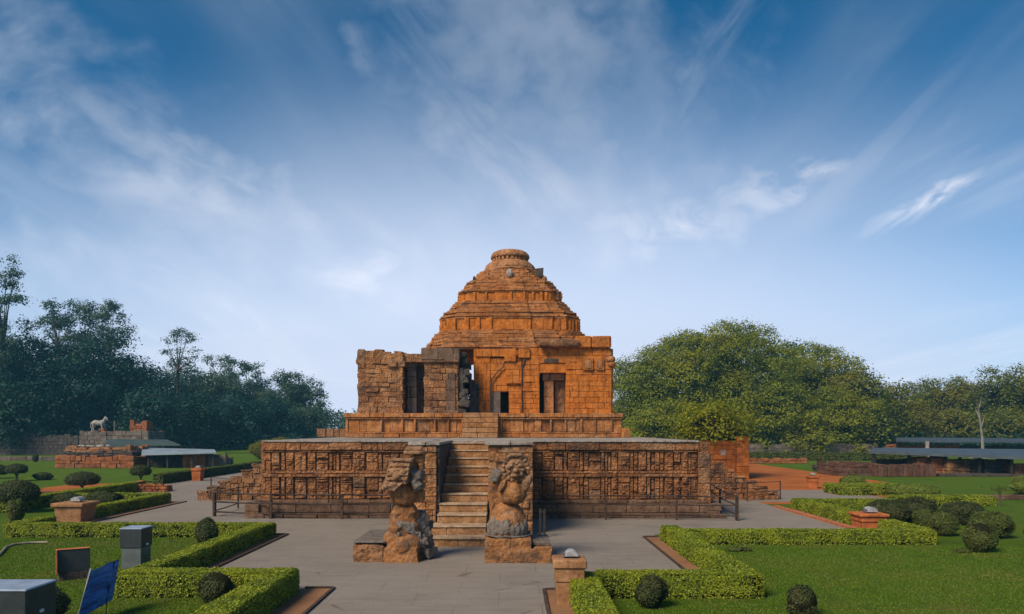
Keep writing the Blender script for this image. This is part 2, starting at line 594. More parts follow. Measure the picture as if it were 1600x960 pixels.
LAMPG = simple('lamp_glass', (0.10, 0.11, 0.13), 0.2, 0.2, 5, 0.5)
ROOFM = simple('slate_blue_roof', (0.055, 0.072, 0.088), 0.55, 0.25, 0.6, 0.3)
ROOFP = simple('pale_sheet_roof', (0.22, 0.27, 0.31), 0.5, 0.25, 0.5, 0.3)
ROOFG = simple('dull_green_roof', (0.050, 0.072, 0.070), 0.7, 0.3, 0.5, 0.2)
KERBD = simple('dark_kerb', (0.055, 0.035, 0.027), 0.9, 0.4, 3)
KERBR = simple('red_kerb', (0.36, 0.13, 0.06), 0.9, 0.25, 3)
HOSE = simple('pale_hose', (0.22, 0.19, 0.15), 0.6, 0.2, 9)
HORSEM = simple('pale_stone_horse', (0.30, 0.285, 0.26), 0.9, 0.3, 3)
WOODT = simple('tan_board_edge', (0.45, 0.15, 0.055), 0.8, 0.2, 4)

# lawn
m, n = mat('lawn_grass')
geo = n.new('ShaderNodeNewGeometry')
pos = geo.outputs['Position']
a = n.noise(pos, 0.16, 5, 0.6, 0.3)
b = n.noise(n.mapping(pos, (3, 1, 0), (0, 0, R(5)), (0.5, 1.8, 1)), 1.3, 6, 0.65)
c = n.noise(pos, 34, 4, 0.75)
col = n.ramp(n.math('ADD', n.math('MULTIPLY', a, 0.55), n.math('MULTIPLY', b, 0.45)),
             [(0.30, (0.070, 0.130, 0.009)), (0.50, (0.098, 0.172, 0.011)), (0.64, (0.130, 0.186, 0.014)), (0.80, (0.180, 0.182, 0.026))])
worn = n.noise(n.mapping(pos, (11, 3, 0)), 0.35, 6, 0.7, 0.4)
col = n.mix(n.mapr(worn, 0.56, 0.74, 0, 0.75), col, (0.20, 0.17, 0.055))
col = n.mix(n.mapr(n.noise(n.mapping(pos, (2, 7, 0)), 0.6, 5, 0.65), 0.55, 0.72, 0, 0.6), col, (0.045, 0.085, 0.018))
col = n.mix(n.mapr(c, 0.3, 0.7), n.mix(1.0, col, (0.55, 0.6, 0.5), 'MULTIPLY'), col)
finish(n, col, 0.95, n.math('ADD', c, n.noise(pos, 9, 3)), 0.05, 0.08)
LAWN = m
GRASSB = leafmat('grass_blade', [(0.072, 0.14, 0.009), (0.10, 0.185, 0.012), (0.14, 0.205, 0.016)], 0.3, (0.19, 0.185, 0.04), 0.5)

# worn concrete paving
m, n = mat('worn_concrete')
geo = n.new('ShaderNodeNewGeometry')
pos = geo.outputs['Position']
a = n.noise(pos, 0.22, 7, 0.65, 0.5)
b = n.noise(n.mapping(pos, (0, 0, 0), (0, 0, R(4)), (0.6, 2.6, 1)), 1.1, 7, 0.7, 0.8)
c = n.noise(pos, 22, 5, 0.7)
col = n.ramp(n.math('ADD', n.math('MULTIPLY', a, 0.5), n.math('MULTIPLY', b, 0.5)),
             [(0.30, (0.160, 0.138, 0.118)), (0.47, (0.215, 0.190, 0.165)), (0.62, (0.255, 0.226, 0.195)), (0.78, (0.31, 0.268, 0.222))])
dust = n.mapr(n.noise(n.mapping(pos, (4, 2, 0)), 0.13, 6, 0.65), 0.48, 0.68, 0, 0.55)
col = n.mix(dust, col, (0.235, 0.185, 0.145))
br = n.new('ShaderNodeTexBrick')
n.link(n.mapping(pos, (0.3, 0.2, 0)), br.inputs['Vector'])
br.offset = 0.5
br.inputs['Scale'].default_value = 1.0
br.inputs['Brick Width'].default_value = 1.9
br.inputs['Row Height'].default_value = 1.25
br.inputs['Mortar Size'].default_value = 0.012
br.inputs['Mortar Smooth'].default_value = 0.6
jm = n.mapr(n.noise(pos, 0.9, 4), 0.36, 0.60, 0.08, 0.6)
col = n.mix(n.math('MULTIPLY', br.outputs['Fac'], jm), col, (0.085, 0.075, 0.068))
crk = n.new('ShaderNodeTexVoronoi', feature='DISTANCE_TO_EDGE')
n.link(n.mapping(n.mapping(pos, (0, 0, 0), (0, 0, R(9)), (0.35, 1.3, 1)), (1, 2, 0)), crk.inputs['Vector'])
crk.inputs['Scale'].default_value = 0.5
ck = n.mapr(crk.outputs['Distance'], 0.012, 0.0, 0, 1)
ck = n.math('MULTIPLY', ck, n.mapr(n.noise(pos, 0.7, 3), 0.50, 0.60, 0, 0.7))
col = n.mix(ck, col, (0.07, 0.06, 0.055))
stn = n.noise(n.mapping(pos, (7, 5, 0)), 0.8, 7, 0.72, 0.6)
col = n.mix(n.mapr(stn, 0.56, 0.74, 0, 0.5), col, (0.10, 0.088, 0.076))
col = n.mix(n.mapr(c, 0.35, 0.7, 0, 0.3), col, (0.12, 0.108, 0.10))
finish(n, col, 0.88, n.math('SUBTRACT', n.math('ADD', c, b), n.math('MULTIPLY', br.outputs['Fac'], 0.3)), 0.012, 0.2)
PAVE = m

# red laterite earth and bare soil
def earth(name, c0, c1, c2):
    m, n = mat(name)
    geo = n.new('ShaderNodeNewGeometry')
    pos = geo.outputs['Position']
    a = n.noise(pos, 0.5, 7, 0.7)
    b = n.noise(pos, 16, 5, 0.75)
    col = n.ramp(a, [(0.3, c0), (0.5, c1), (0.72, c2)])
    col = n.mix(n.mapr(b, 0.35, 0.7, 0, 0.45), col, c0)
    finish(n, col, 0.95, n.math('ADD', a, b), 0.03, 0.08)
    return m


REDEARTH = earth('red_laterite_earth', (0.24, 0.075, 0.02), (0.36, 0.115, 0.03), (0.42, 0.155, 0.05))
SOIL = earth('tan_soil', (0.19, 0.095, 0.05), (0.27, 0.145, 0.078), (0.32, 0.18, 0.10))

# blue printed cloth
m, n = mat('blue_tarpaulin')
geo = n.new('ShaderNodeNewGeometry')
pos = geo.outputs['Position']
wv = n.noise(n.mapping(pos, (0, 0, 0), (0, R(-20), 0), (2.0, 2.0, 11)), 1.0, 5, 0.6, 0.6)
col = n.ramp(wv, [(0.33, (0.008, 0.04, 0.17)), (0.47, (0.018, 0.11, 0.40)), (0.60, (0.035, 0.17, 0.52)), (0.74, (0.10, 0.26, 0.58))])
finish(n, col, 0.55, wv, 0.05, 0.35)
BLUE = m

# ------------------------------------------------------------------ leaves
RNG = np.random.default_rng(7)


def quads_mesh(name, verts, nq, mats, mi=None):
    me = bpy.data.meshes.new(name)
    me.vertices.add(nq * 4)
    me.vertices.foreach_set('co', np.asarray(verts, dtype=np.float32).ravel())
    me.loops.add(nq * 4)
    me.loops.foreach_set('vertex_index', np.arange(nq * 4, dtype=np.int32))
    me.polygons.add(nq)
    me.polygons.foreach_set('loop_start', np.arange(0, nq * 4, 4, dtype=np.int32))
    me.update(calc_edges=True)
    return me


def leaf_quads(pts, nrm, size, aspect=0.6, tilt=0.9):
    """rhombic leaves at pts, facing roughly along nrm"""
    k = len(pts)
    nrm = nrm + RNG.normal(0, tilt * 0.5, (k, 3))
    nrm /= np.linalg.norm(nrm, axis=1, keepdims=True) + 1e-9
    t = RNG.normal(0, 1, (k, 3))
    t -= nrm * (t * nrm).sum(1, keepdims=True)
    t /= np.linalg.norm(t, axis=1, keepdims=True) + 1e-9
    b = np.cross(nrm, t)
    s = size * RNG.uniform(0.6, 1.3, (k, 1))
    v = np.empty((k, 4, 3))
    v[:, 0] = pts - t * s * 0.5
    v[:, 1] = pts + b * s * aspect * 0.5 - nrm * s * 0.08
    v[:, 2] = pts + t * s * 0.5
    v[:, 3] = pts - b * s * aspect * 0.5 - nrm * s * 0.08
    return v


def unit(k):
    d = RNG.normal(0, 1, (k, 3))
    return d / np.linalg.norm(d, axis=1, keepdims=True)


def solid_with_leaves(name, core_v, core_f, leaves, mats, parent=None):
    """one mesh: a dark twig core (material 1) and leaf faces (material 0)"""
    lv = leaves.reshape(-1, 3)
    nq = len(lv) // 4
    off = np.array(parent_origin(parent)) if parent is not None else np.zeros(3)
    cv = np.array(core_v, dtype=float).reshape(-1, 3)
    allv = np.vstack([lv, cv]) - off if len(cv) else lv - off
    me = bpy.data.meshes.new(name)
    me.vertices.add(len(allv))
    me.vertices.foreach_set('co', allv.astype(np.float32).ravel())
    loops = list(range(nq * 4))
    starts = list(range(0, nq * 4, 4))
    for f in core_f:
        starts.append(len(loops))
        loops += [i + nq * 4 for i in f]
    me.loops.add(len(loops))
    me.loops.foreach_set('vertex_index', np.array(loops, dtype=np.int32))
    me.polygons.add(len(starts))
    me.polygons.foreach_set('loop_start', np.array(starts, dtype=np.int32))
    mi = np.zeros(len(starts), dtype=np.int32)
    mi[nq:] = 1
    me.polygons.foreach_set('material_index', mi)
    me.update(calc_edges=True)
    me.validate()
    return link_mesh(name, me, mats, parent)


def hedge(x0, x1, y0, y1, h, label, leaf=0.06, cover=3.2, mat_=None, group='clipped hedges round the lawns', cat='hedge', rough=1.35):
    faces = [((x0, y0, h), (x1 - x0, 0, 0), (0, y1 - y0, 0), (0, 0, 1)),
             ((x0, y0, 0), (x1 - x0, 0, 0), (0, 0, h), (0, -1, 0)),
             ((x0, y1, 0), (x1 - x0, 0, 0), (0, 0, h), (0, 1, 0)),
             ((x0, y0, 0), (0, y1 - y0, 0), (0, 0, h), (-1, 0, 0)),
             ((x1, y0, 0), (0, y1 - y0, 0), (0, 0, h), (1, 0, 0))]
    P_, N_ = [], []
    for o, u, v, nn in faces:
        u, v = np.array(u, float), np.array(v, float)
        area = np.linalg.norm(u) * np.linalg.norm(v)
        k = int(area * cover / (0.5 * leaf * leaf * 0.6))
        if nn[1] == 1:
            k = int(k * 0.3)
        ab = RNG.uniform(0, 1, (k, 2))
        p = np.array(o, float) + ab[:, :1] * u + ab[:, 1:] * v
        P_.append(p)
        N_.append(np.tile(np.array(nn, float), (k, 1)))
    p, nn = np.vstack(P_), np.vstack(N_)
    # uneven clipping: slow bulges, tufts and rounded shoulders
    ph = RNG.uniform(0, 6, 4)
    bul = (np.sin(p[:, 0] * 2.1 + ph[0]) * np.sin(p[:, 1] * 1.7 + ph[1]) + 0.6 * np.sin(p[:, 0] * 5.3 + p[:, 1] * 4.1 + p[:, 2] * 5 + ph[2]))
    p = p + nn * (bul * 0.036 * rough + RNG.normal(0, 0.03 * rough, len(p)) - 0.015)[:, None]
    p[:, 2] += (np.abs(RNG.normal(0, 0.03 * rough, len(p))) * (nn[:, 2] > 0.5))
    cx, cy = (x0 + x1) / 2, (y0 + y1) / 2
    ex = np.maximum(0, np.abs(p[:, 0] - cx) - (x1 - x0) / 2 + 0.10)
    ey = np.maximum(0, np.abs(p[:, 1] - cy) - (y1 - y0) / 2 + 0.10)
    ez = np.maximum(0, p[:, 2] - h + 0.10)
    rr = np.sqrt(ex ** 2 + ey ** 2 + ez ** 2)
    sc = np.where(rr > 0.10, 0.10 / np.maximum(rr, 1e-6), 1.0)
    sh = (1 - sc) * (sc < 1)
    p[:, 0] -= np.sign(p[:, 0] - cx) * ex * sh * 0.8
    p[:, 1] -= np.sign(p[:, 1] - cy) * ey * sh * 0.8
    p[:, 2] -= ez * sh * 0.8
    p[:, 2] = np.maximum(p[:, 2], 0.02)
    keep = (p[:, 2] > 0.10) | (RNG.uniform(0, 1, len(p)) < 0.45)
    hol = np.sin(p[:, 0] * 7.3 + ph[3]) * np.sin(p[:, 1] * 6.1 + ph[0]) * np.sin(p[:, 2] * 9 + ph[1])
    keep &= (hol < 0.55) | (RNG.uniform(0, 1, len(p)) < 0.35)
    p, nn = p[keep], nn[keep]
    lv = leaf_quads(p, nn + np.array([0, 0, 0.35]), leaf, 0.6, 1.1)
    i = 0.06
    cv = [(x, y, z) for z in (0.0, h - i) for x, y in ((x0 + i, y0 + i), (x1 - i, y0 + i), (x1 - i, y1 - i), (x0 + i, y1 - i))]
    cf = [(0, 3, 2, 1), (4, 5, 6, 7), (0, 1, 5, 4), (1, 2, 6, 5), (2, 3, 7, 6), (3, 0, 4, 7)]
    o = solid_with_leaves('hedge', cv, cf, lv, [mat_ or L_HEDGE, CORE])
    return tag(o, label, cat, group)


def ico(sub=2):
    bm = bmesh.new()
    bmesh.ops.create_icosphere(bm, subdivisions=sub, radius=1)
    v = np.array([x.co[:] for x in bm.verts])
    bm.verts.index_update()
    f = [tuple(q.index for q in fc.verts) for fc in bm.faces]
    bm.free()
    return v, f


def shrub(x, y, rx, ry, h, label, leaf=0.07, cover=3.0, mat_=None, name='shrub', group=None, z0=0.0, lump=0.17, cat='shrub', parent=None, zc=0.48):
    """rounded bush of many leaves on a dark twig core"""
    c = np.array([x, y, z0 + h * zc])
    r = np.array([rx, ry, h * (1 - zc)])
    area = 4 * math.pi * ((rx * ry + rx * r[2] + ry * r[2]) / 3)
    k = int(area * cover / (0.5 * leaf * leaf * 0.6))
    d = unit(k)
    k1 = unit(14)
    bump = np.max(d @ k1.T, axis=1)
    rad = 1 - lump * 1.3 + lump * 2.0 * (bump - 0.75) / 0.25 * 0.5 + np.abs(RNG.normal(0, 0.07, k)) - 0.02 - 0.14 * (RNG.uniform(0, 1, k) ** 3)
    p = c + d * r * rad[:, None]
    low = p[:, 2] < z0 + 0.03
    p[low, 2] = z0 + RNG.uniform(0.02, 0.12, low.sum())
    lv = leaf_quads(p, d + np.array([0, 0, 0.4]), leaf, 0.6, 1.0)
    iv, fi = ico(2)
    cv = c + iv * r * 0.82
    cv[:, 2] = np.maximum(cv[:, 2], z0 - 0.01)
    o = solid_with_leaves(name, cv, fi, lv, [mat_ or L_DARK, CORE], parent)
    if parent is None:
        tag(o, label, cat, group)
    return o


def crown_points(lobes, density, clump, spread, inner=0.15):
    """clump centres on lobe shells, leaves scattered round them"""
    P_, N_ = [], []
    for (cx, cy, cz, rx, ry, rz) in lobes:
        area = 4 * math.pi * ((rx * ry + rx * rz + ry * rz) / 3)
        k = max(6, int(area * density))
        d = unit(k)
        d[:, 2] = np.where(d[:, 2] < -0.75, -d[:, 2] * 0.6, d[:, 2])
        rad = np.where(RNG.uniform(0, 1, k) < inner, RNG.uniform(0.35, 0.85, k), RNG.normal(0.97, 0.07, k))
        cc = np.array([cx, cy, cz]) + d * np.array([rx, ry, rz]) * rad[:, None]
        m_ = RNG.poisson(clump, k) + 2
        idx = np.repeat(np.arange(k), m_)
        off = RNG.normal(0, 1, (len(idx), 3)) * np.array([spread, spread, spread * 0.6])
        P_.append(cc[idx] + off)
        N_.append(d[idx] * 0.6 + off / spread * 0.35 + np.array([0, 0, 0.75]))
    return np.vstack(P_), np.vstack(N_)


def make_lobes(c, r, k, size=(0.28, 0.42), low=-0.5, seed=0, flat=0.8):
    rg = random.Random(seed)
    out = [(c[0], c[1], c[2], r[0] * 0.72, r[1] * 0.72, r[2] * 0.72)]
    ga = math.pi * (3 - math.sqrt(5))
    for i in range(k):
        zz = 1 - (i + 0.5) / k * (1 - low)
        zz = max(low, min(1, zz + rg.uniform(-0.1, 0.1)))
        q = math.sqrt(max(0, 1 - zz * zz))
        a_ = ga * i + rg.uniform(-0.4, 0.4)
        s_ = rg.uniform(*size)
        m_ = (1 - s_ * 0.75) * rg.uniform(0.9, 1.06)
        sr = s_ * (r[0] + r[1] + r[2]) / 3
        out.append((c[0] + q * math.cos(a_) * r[0] * m_, c[1] + q * math.sin(a_) * r[1] * m_, c[2] + zz * r[2] * m_,
                    sr * rg.uniform(0.9, 1.3), sr * rg.uniform(0.9, 1.3), sr * flat))
    return out


def tree(x, y, label, lobes, trunk_r, fork_z, leafm, leaf=0.3, density=0.9, clump=16, spread=0.45, inner=0.15, bark=None,
         group='trees round the lawns', name='tree', limbs=9, seed=0, trunk_lean=(0, 0), limb_r=0.35, core=True):
    rg = random.Random(seed)
    root = empty(name, (x, y, 0), label, 'tree', group)
    p, nn = crown_points(lobes, density, clump, spread, inner)
    lv = leaf_quads(p, nn, leaf, 0.62, 0.9)
    cv, cf = [], []
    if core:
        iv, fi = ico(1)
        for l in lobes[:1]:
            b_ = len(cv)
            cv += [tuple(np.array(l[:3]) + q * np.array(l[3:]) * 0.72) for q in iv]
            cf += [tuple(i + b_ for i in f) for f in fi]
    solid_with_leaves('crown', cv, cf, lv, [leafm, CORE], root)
    t = MB(seed)
    top = Vector((x + trunk_lean[0], y + trunk_lean[1], fork_z))
    mid = Vector((x + trunk_lean[0] * 0.35 + rg.uniform(-.1, .1), y, fork_z * 0.5))
    t.tube([(x, y, -0.1), (x, y, 0.25), mid, top], [trunk_r * 1.45, trunk_r * 1.1, trunk_r * 0.9, trunk_r * 0.75], 9)
    for l in lobes[1:limbs + 1]:
        e = Vector(l[:3])
        k1 = top.lerp(e, 0.5) + Vector((rg.uniform(-.4, .4), rg.uniform(-.4, .4), rg.uniform(0, .5)))
        t.tube([top - Vector((0, 0, 0.2)), top.lerp(k1, 0.5), k1, e], [trunk_r * 0.55, trunk_r * 0.45, trunk_r * limb_r, trunk_r * 0.12], 6)
    t.build('trunk', bark or BARK, root, smooth=True)
    return root


# ================================================================== ground
def sheet(name, rects, z, m, kind='structure'):
    b = MB()
    for (x0, x1, y0, y1) in rects:
        b.add([(x0, y0, z), (x1, y0, z), (x1, y1, z), (x0, y1, z)], [(0, 1, 2, 3)])
    o = b.build(name, m)
    return tag(o, kind=kind)


sheet('ground', [(-3000, 3000, -200, 5000)], 0.0, LAWN)
sheet('paving', [(-4.3, 0.76, 2, 17.6), (-8.2, 4.7, 17.6, 26.95), (4.7, 5.2, 26.33, 26.95), (-8.6, -8.2, 26.95, 27.0), (-17.35, 13.1, 26.95, 39.2), (-24.6, 21.0, 39.2, 47.0), (-24.6, -10, 47.0, 90)], 0.008, PAVE)
sheet('red_court', [(9.5, 27.5, 47.0, 86.0), (13.1, 21.0, 38.0, 39.2), (21.0, 23.5, 42.0, 47.0)], 0.006, REDEARTH)
SOILS = [(-5.05, -4.3, 4, 17.8), (-8.75, -8.2, 17.6, 26.95), (-18.1, -17.35, 27.0, 39.2), (0.76, 1.4, 4, 17.6), (4.7, 5.3, 17.6, 26.3), (13.1, 13.9, 27.0, 36.2)]
sheet('soil_bed', SOILS, 0.012, SOIL)
sheet('red_path', [(-31, -24.9, 44.5, 52.5), (-36, -31, 44.5, 48)], 0.010, REDEARTH)
kb = MB(3)
for (x, y0, y1) in [(-4.3, 4, 17.8), (-8.2, 18.0, 26.95), (-17.35, 28.2, 39.2), (0.76, 4, 17.6), (4.7, 18.0, 26.3)]:
    y = y0
    while y < y1:
        yy = min(y + 0.9, y1)
        kb.box(x - 0.035, x + 0.035, y + 0.006, yy - 0.006, -0.05, 0.055, 0.004)
        y = yy
for (x0, x1, y) in [(-5.0, -4.34, 17.8), (-8.7, -8.24, 26.95), (4.74, 5.2, 26.3), (0.8, 1.3, 17.64)]:
    kb.box(x0, x1, y - 0.03, y + 0.03, -0.05, 0.055, 0.004)
kb.box(-45, -24.95, 44.3, 44.5, -0.05, 0.12)  # border of the red path: kerb shadow put into its dark colour
tag(kb.build('kerb', KERBD), kind='structure')
kr = MB(4)
y = 27.6
while y < 36.0:
    kr.box(12.98, 13.22, y + 0.008, y + 0.892, -0.05, 0.10, 0.006)
    y += 0.9
kr.build('red_kerb_edging', KERBR)['kind'] = 'structure'

# mown grass blades where the lawn is close enough to show them
def blades(rects, per_m2, h):
    V = []
    for (x0, x1, y0, y1) in rects:
        k = int((x1 - x0) * (y1 - y0) * per_m2)
        p = np.c_[RNG.uniform(x0, x1, k), RNG.uniform(y0, y1, k), np.zeros(k)]
        a_ = RNG.uniform(0, math.pi, k)
        hh = h * RNG.uniform(0.5, 1.4, k)
        wd = RNG.uniform(0.008, 0.018, k)
        dx_, dy_ = np.cos(a_) * wd, np.sin(a_) * wd
        ln = RNG.normal(0, 0.35, (k, 2)) * hh[:, None]
        v = np.empty((k, 4, 3))
        v[:, 0] = p - np.c_[dx_, dy_, np.zeros(k)]
        v[:, 1] = p + np.c_[dx_, dy_, np.zeros(k)]
        v[:, 2] = p + np.c_[dx_ * 0.4 + ln[:, 0], dy_ * 0.4 + ln[:, 1], hh]
        v[:, 3] = p + np.c_[-dx_ * 0.4 + ln[:, 0], -dy_ * 0.4 + ln[:, 1], hh]
        V.append(v)
    v = np.vstack(V)
    me = quads_mesh('grass', v.reshape(-1, 3), len(v), None)
    return link_mesh('grass', me, GRASSB)


tag(blades([(1.95, 14.0, 12.5, 16.65), (5.85, 16.5, 16.65, 24.4), (-12.5, -5.8, 12.5, 16.7), (-17.8, -9.2, 16.8, 26.1)], 520, 0.022), kind='stuff')

# ================================================================== stone platform with its stairs
D0 = 32.5
XL, XR = -11.0, 8.6
YB = 72.0
plat = empty('stone_platform', (-1.7, D0, 0), 'long carved stone platform with stairs, carrying the stepped temple', 'platform')
core = MB(1)
core.box(XL + 0.25, XR - 0.25, D0 + 0.25, YB, 0, 3.28)
core.build('platform_core', DARKST, plat)
# base mouldings
for (xa, xb, sd) in ((XL, -3.62, 11), (0.78, XR, 12)):
    b = MB(sd)
    b.courses((xa - 0.62, D0 - 0.62), (xb, D0 - 0.62), 0.0, 0.22, ch=0.22, bl=(0.5, 1.2), thick=0.8, jit=0.035)
    b.courses((xa - 0.5, D0 - 0.46), (xb, D0 - 0.46), 0.22, 0.62, ch=0.40, bl=(0.9, 1.8), thick=0.7, jit=0.02)
    b.courses((xa - 0.3, D0 - 0.26), (xb, D0 - 0.26), 0.62, 0.78, ch=0.16, bl=(0.6, 1.5), thick=0.5, jit=0.03)
    if sd == 11:
        b.courses((xa - 0.6, 46), (xa - 0.6, D0 - 0.6), 0.0, 0.62, ch=0.3, bl=(0.6, 1.4), thick=0.6, jit=0.03)
    else:
        b.courses((xb + 0.5, D0 - 0.45), (xb + 0.5, 46), 0.0, 0.62, ch=0.3, bl=(0.6, 1.4), thick=0.6, jit=0.03)
        b.courses((xb, D0 - 0.62), (xb + 0.7, D0 - 0.62), 0.0, 0.18, ch=0.2, bl=(0.5, 1.2), thick=0.8, jit=0.035)
    b.build('base_moulding', BASE, plat, bevel=0.02)


def carved_wall(xa, xb, y, seed):
    """pilasters, niches and bands cut in relief along one wing of the platform"""
    b = MB(seed)
    r = b.r
    b.courses((xa, y + 0.03), (xb, y + 0.03), 0.78, 2.9, ch=0.3, bl=(0.3, 0.9), thick=0.25, jit=0.02)
    x = xa
    while x < xb - 0.05:
        wd = r.choice((0.10, 0.14, 0.16, 0.2, 0.26, 0.34, 0.5))
        x1 = min(x + wd, xb)
        pr = r.uniform(0.03, 0.12)
        for (z0, z1, parts) in ((0.80, 1.76, (3, 8)), (2.06, 2.86, (2, 5))):
            nseg = r.randint(*parts)
            cuts = sorted([z0] + [r.uniform(z0 + 0.1, z1 - 0.1) for _ in range(nseg - 1)] + [z1])
            for za, zb in zip(cuts, cuts[1:]):
                if zb - za < 0.05:
                    continue
                if r.random() < 0.015:
                    continue
                p2 = pr + r.uniform(-0.03, 0.035)
                b.box(x + 0.008, x1 - 0.008, y - p2, y + 0.3, za + 0.007, zb - 0.007, 0.010)
                if wd > 0.22 and r.random() < 0.6:
                    # small carved figure or knot in the niche
                    cxx, czz = (x + x1) / 2 + r.uniform(-.03, .03), (za + zb) / 2
                    b.blob((cxx, y - p2, czz), (wd * 0.26, 0.07, min(0.2, (zb - za) * 0.36)), 1)
                    b.box(cxx - wd * 0.36, cxx + wd * 0.36, y - p2 - 0.05, y, zb - 0.07, zb - 0.02, 0.008)
        x = x1 + r.choice((0.02, 0.03, 0.04, 0.05, 0.08))
    b.courses((xa, y - 0.16), (xb, y - 0.16), 1.77, 1.90, ch=0.13, bl=(0.5, 1.3), thick=0.4, jit=0.02)
    b.courses((xa, y - 0.10), (xb, y - 0.10), 1.91, 2.05, ch=0.14, bl=(0.5, 1.3), thick=0.4, jit=0.03)
    b.courses((xa, y - 0.13), (xb, y - 0.13), 2.86, 2.94, ch=0.1, bl=(0.5, 1.6), thick=0.4, jit=0.02)
    b.courses((xa, y - 0.20), (xb, y - 0.20), 2.95, 3.28, ch=0.33, bl=(0.5, 1.5), thick=0.5, jit=0.03, zj=0.015)
    return b.build('carved_wall', PLAT, plat, bevel=0.012)


carved_wall(XL, -3.65, D0, 21)
carved_wall(0.8, XR - 0.42, D0, 22)
b = MB(23)
b.courses((XR - 0.42, D0 - 0.22), (XR + 0.1, D0 - 0.22), 0.78, 3.3, ch=0.62, bl=(0.5, 0.6), thick=0.5, jit=0.02)
b.courses((XR + 0.1, D0 - 0.22), (XR + 0.1, 60), 0.62, 3.3, ch=0.45, bl=(0.6, 1.3), thick=0.4, jit=0.03)
b.build('corner_pier', PLAT, plat, bevel=0.015)
b = MB(24)
b.courses((XL - 0.05, 60), (XL - 0.05, D0 - 0.1), 0.62, 3.3, ch=0.45, bl=(0.5, 1.2), thick=0.4, jit=0.05)
b.build('side_wall', PLAT, plat, bevel=0.015)
# deck slabs (pale stone paving on top)
b = MB(25)
for x0, x1 in ((XL + 0.02, -3.62), (-3.60, 0.78), (0.80, XR - 0.4)):
    x = x0
    while x < x1 - 0.1:
        xx = min(x + b.r.uniform(1.2, 2.4), x1)
        b.box(x + 0.006, xx - 0.006, D0 - 0.25 + b.r.uniform(-.02, .02), YB, 3.30, 3.37 + b.r.uniform(-.006, .006))
        x = xx
b.build('deck', DECKM, plat, bevel=0.01)

# stairs between two blocks
SX0, SX1 = -2.6, -0.88
stair = empty('staircase', (0, 0, 0), None, None)
del_keys = [k for k in stair.keys()]
stair.parent = plat
stair.location = (0, 0, 0)
stair.name = 'staircase'
NS, RI, TR, SF = 11, 0.3, 0.73, 24.15


def child_empty_fix(o, p):
    o.parent = p
    return o


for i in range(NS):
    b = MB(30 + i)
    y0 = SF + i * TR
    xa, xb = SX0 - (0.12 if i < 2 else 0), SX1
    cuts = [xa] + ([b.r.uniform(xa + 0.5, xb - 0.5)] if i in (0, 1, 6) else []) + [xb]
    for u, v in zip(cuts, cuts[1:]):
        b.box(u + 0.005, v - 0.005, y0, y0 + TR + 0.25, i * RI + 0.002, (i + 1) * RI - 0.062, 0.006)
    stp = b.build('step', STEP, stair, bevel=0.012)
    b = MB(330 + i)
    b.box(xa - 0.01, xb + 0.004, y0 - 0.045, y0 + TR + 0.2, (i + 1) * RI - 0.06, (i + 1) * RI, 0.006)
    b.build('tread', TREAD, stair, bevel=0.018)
b = MB(29)
prof = [(SF + 0.3, 0)]
pts = [(SX0 - 0.01, SX1 + 0.01)]
b.add([(SX0, SF + 1, 0), (SX1, SF + 1, 0), (SX1, D0 + 0.3, 0), (SX0, D0 + 0.3, 0), (SX0, D0 + 0.3, 3.0), (SX1, D0 + 0.3, 3.0)],
      [(0, 1, 2, 3), (0, 4, 5, 1), (2, 5, 4, 3), (0, 3, 4), (1, 5, 2)])
b.build('stair_fill', DARKST, stair)
for k, (xa, xb, yf, sd) in enumerate(((-3.62, SX0 - 0.012, 26.6, 41), (SX1 + 0.012, 0.76, 26.9, 42))):
    b = MB(sd)
    b.box(xa + 0.1, xb - 0.06, yf + 0.1, D0 + 0.2, 0, 3.26)
    b.courses((xa, yf), (xb, yf), 0.0, 0.5, ch=0.25, bl=(0.4, 0.8), thick=0.3, jit=0.02, out=0.12)
    b.courses((xa, yf), (xb, yf), 0.5, 3.25, ch=0.24, bl=(0.35, 0.8), thick=0.3, jit=0.05)
    b.courses((xb, yf + 0.02), (xb, D0), 0.0, 3.25, ch=0.8, bl=(1.2, 2.4), thick=0.3, jit=0.006, gap=0.005)
    b.courses((xa, D0), (xa, yf), 0.0, 3.25, ch=0.4, bl=(0.5, 1.2), thick=0.3, jit=0.03)
    b.build('stair_block', DARKST if k == 0 else PORCH, plat, bevel=0.012)  # left block in dark stone: shade of its inner cheek painted as colour
    b = MB(sd + 5)
    b.box(xa - 0.12, (xa + xb) / 2 - 0.01, yf - 0.12, D0 - 0.27, 3.28, 3.40, 0.006)
    b.box((xa + xb) / 2 + 0.01, xb + 0.01, yf - 0.10, D0 - 0.27, 3.28, 3.39, 0.006)
    b.build('coping_slab', DECKM, plat, bevel=0.015)
# brown masonry facing over the left block's front; its cheek keeps the painted shade
b = MB(48)
b.courses((-3.66, 26.55), (-2.72, 26.55), 0.5, 3.24, ch=0.24, bl=(0.3, 0.7), thick=0.05, jit=0.035, out=0.07)
b.build('block_facing', PORCH, plat, bevel=0.01)
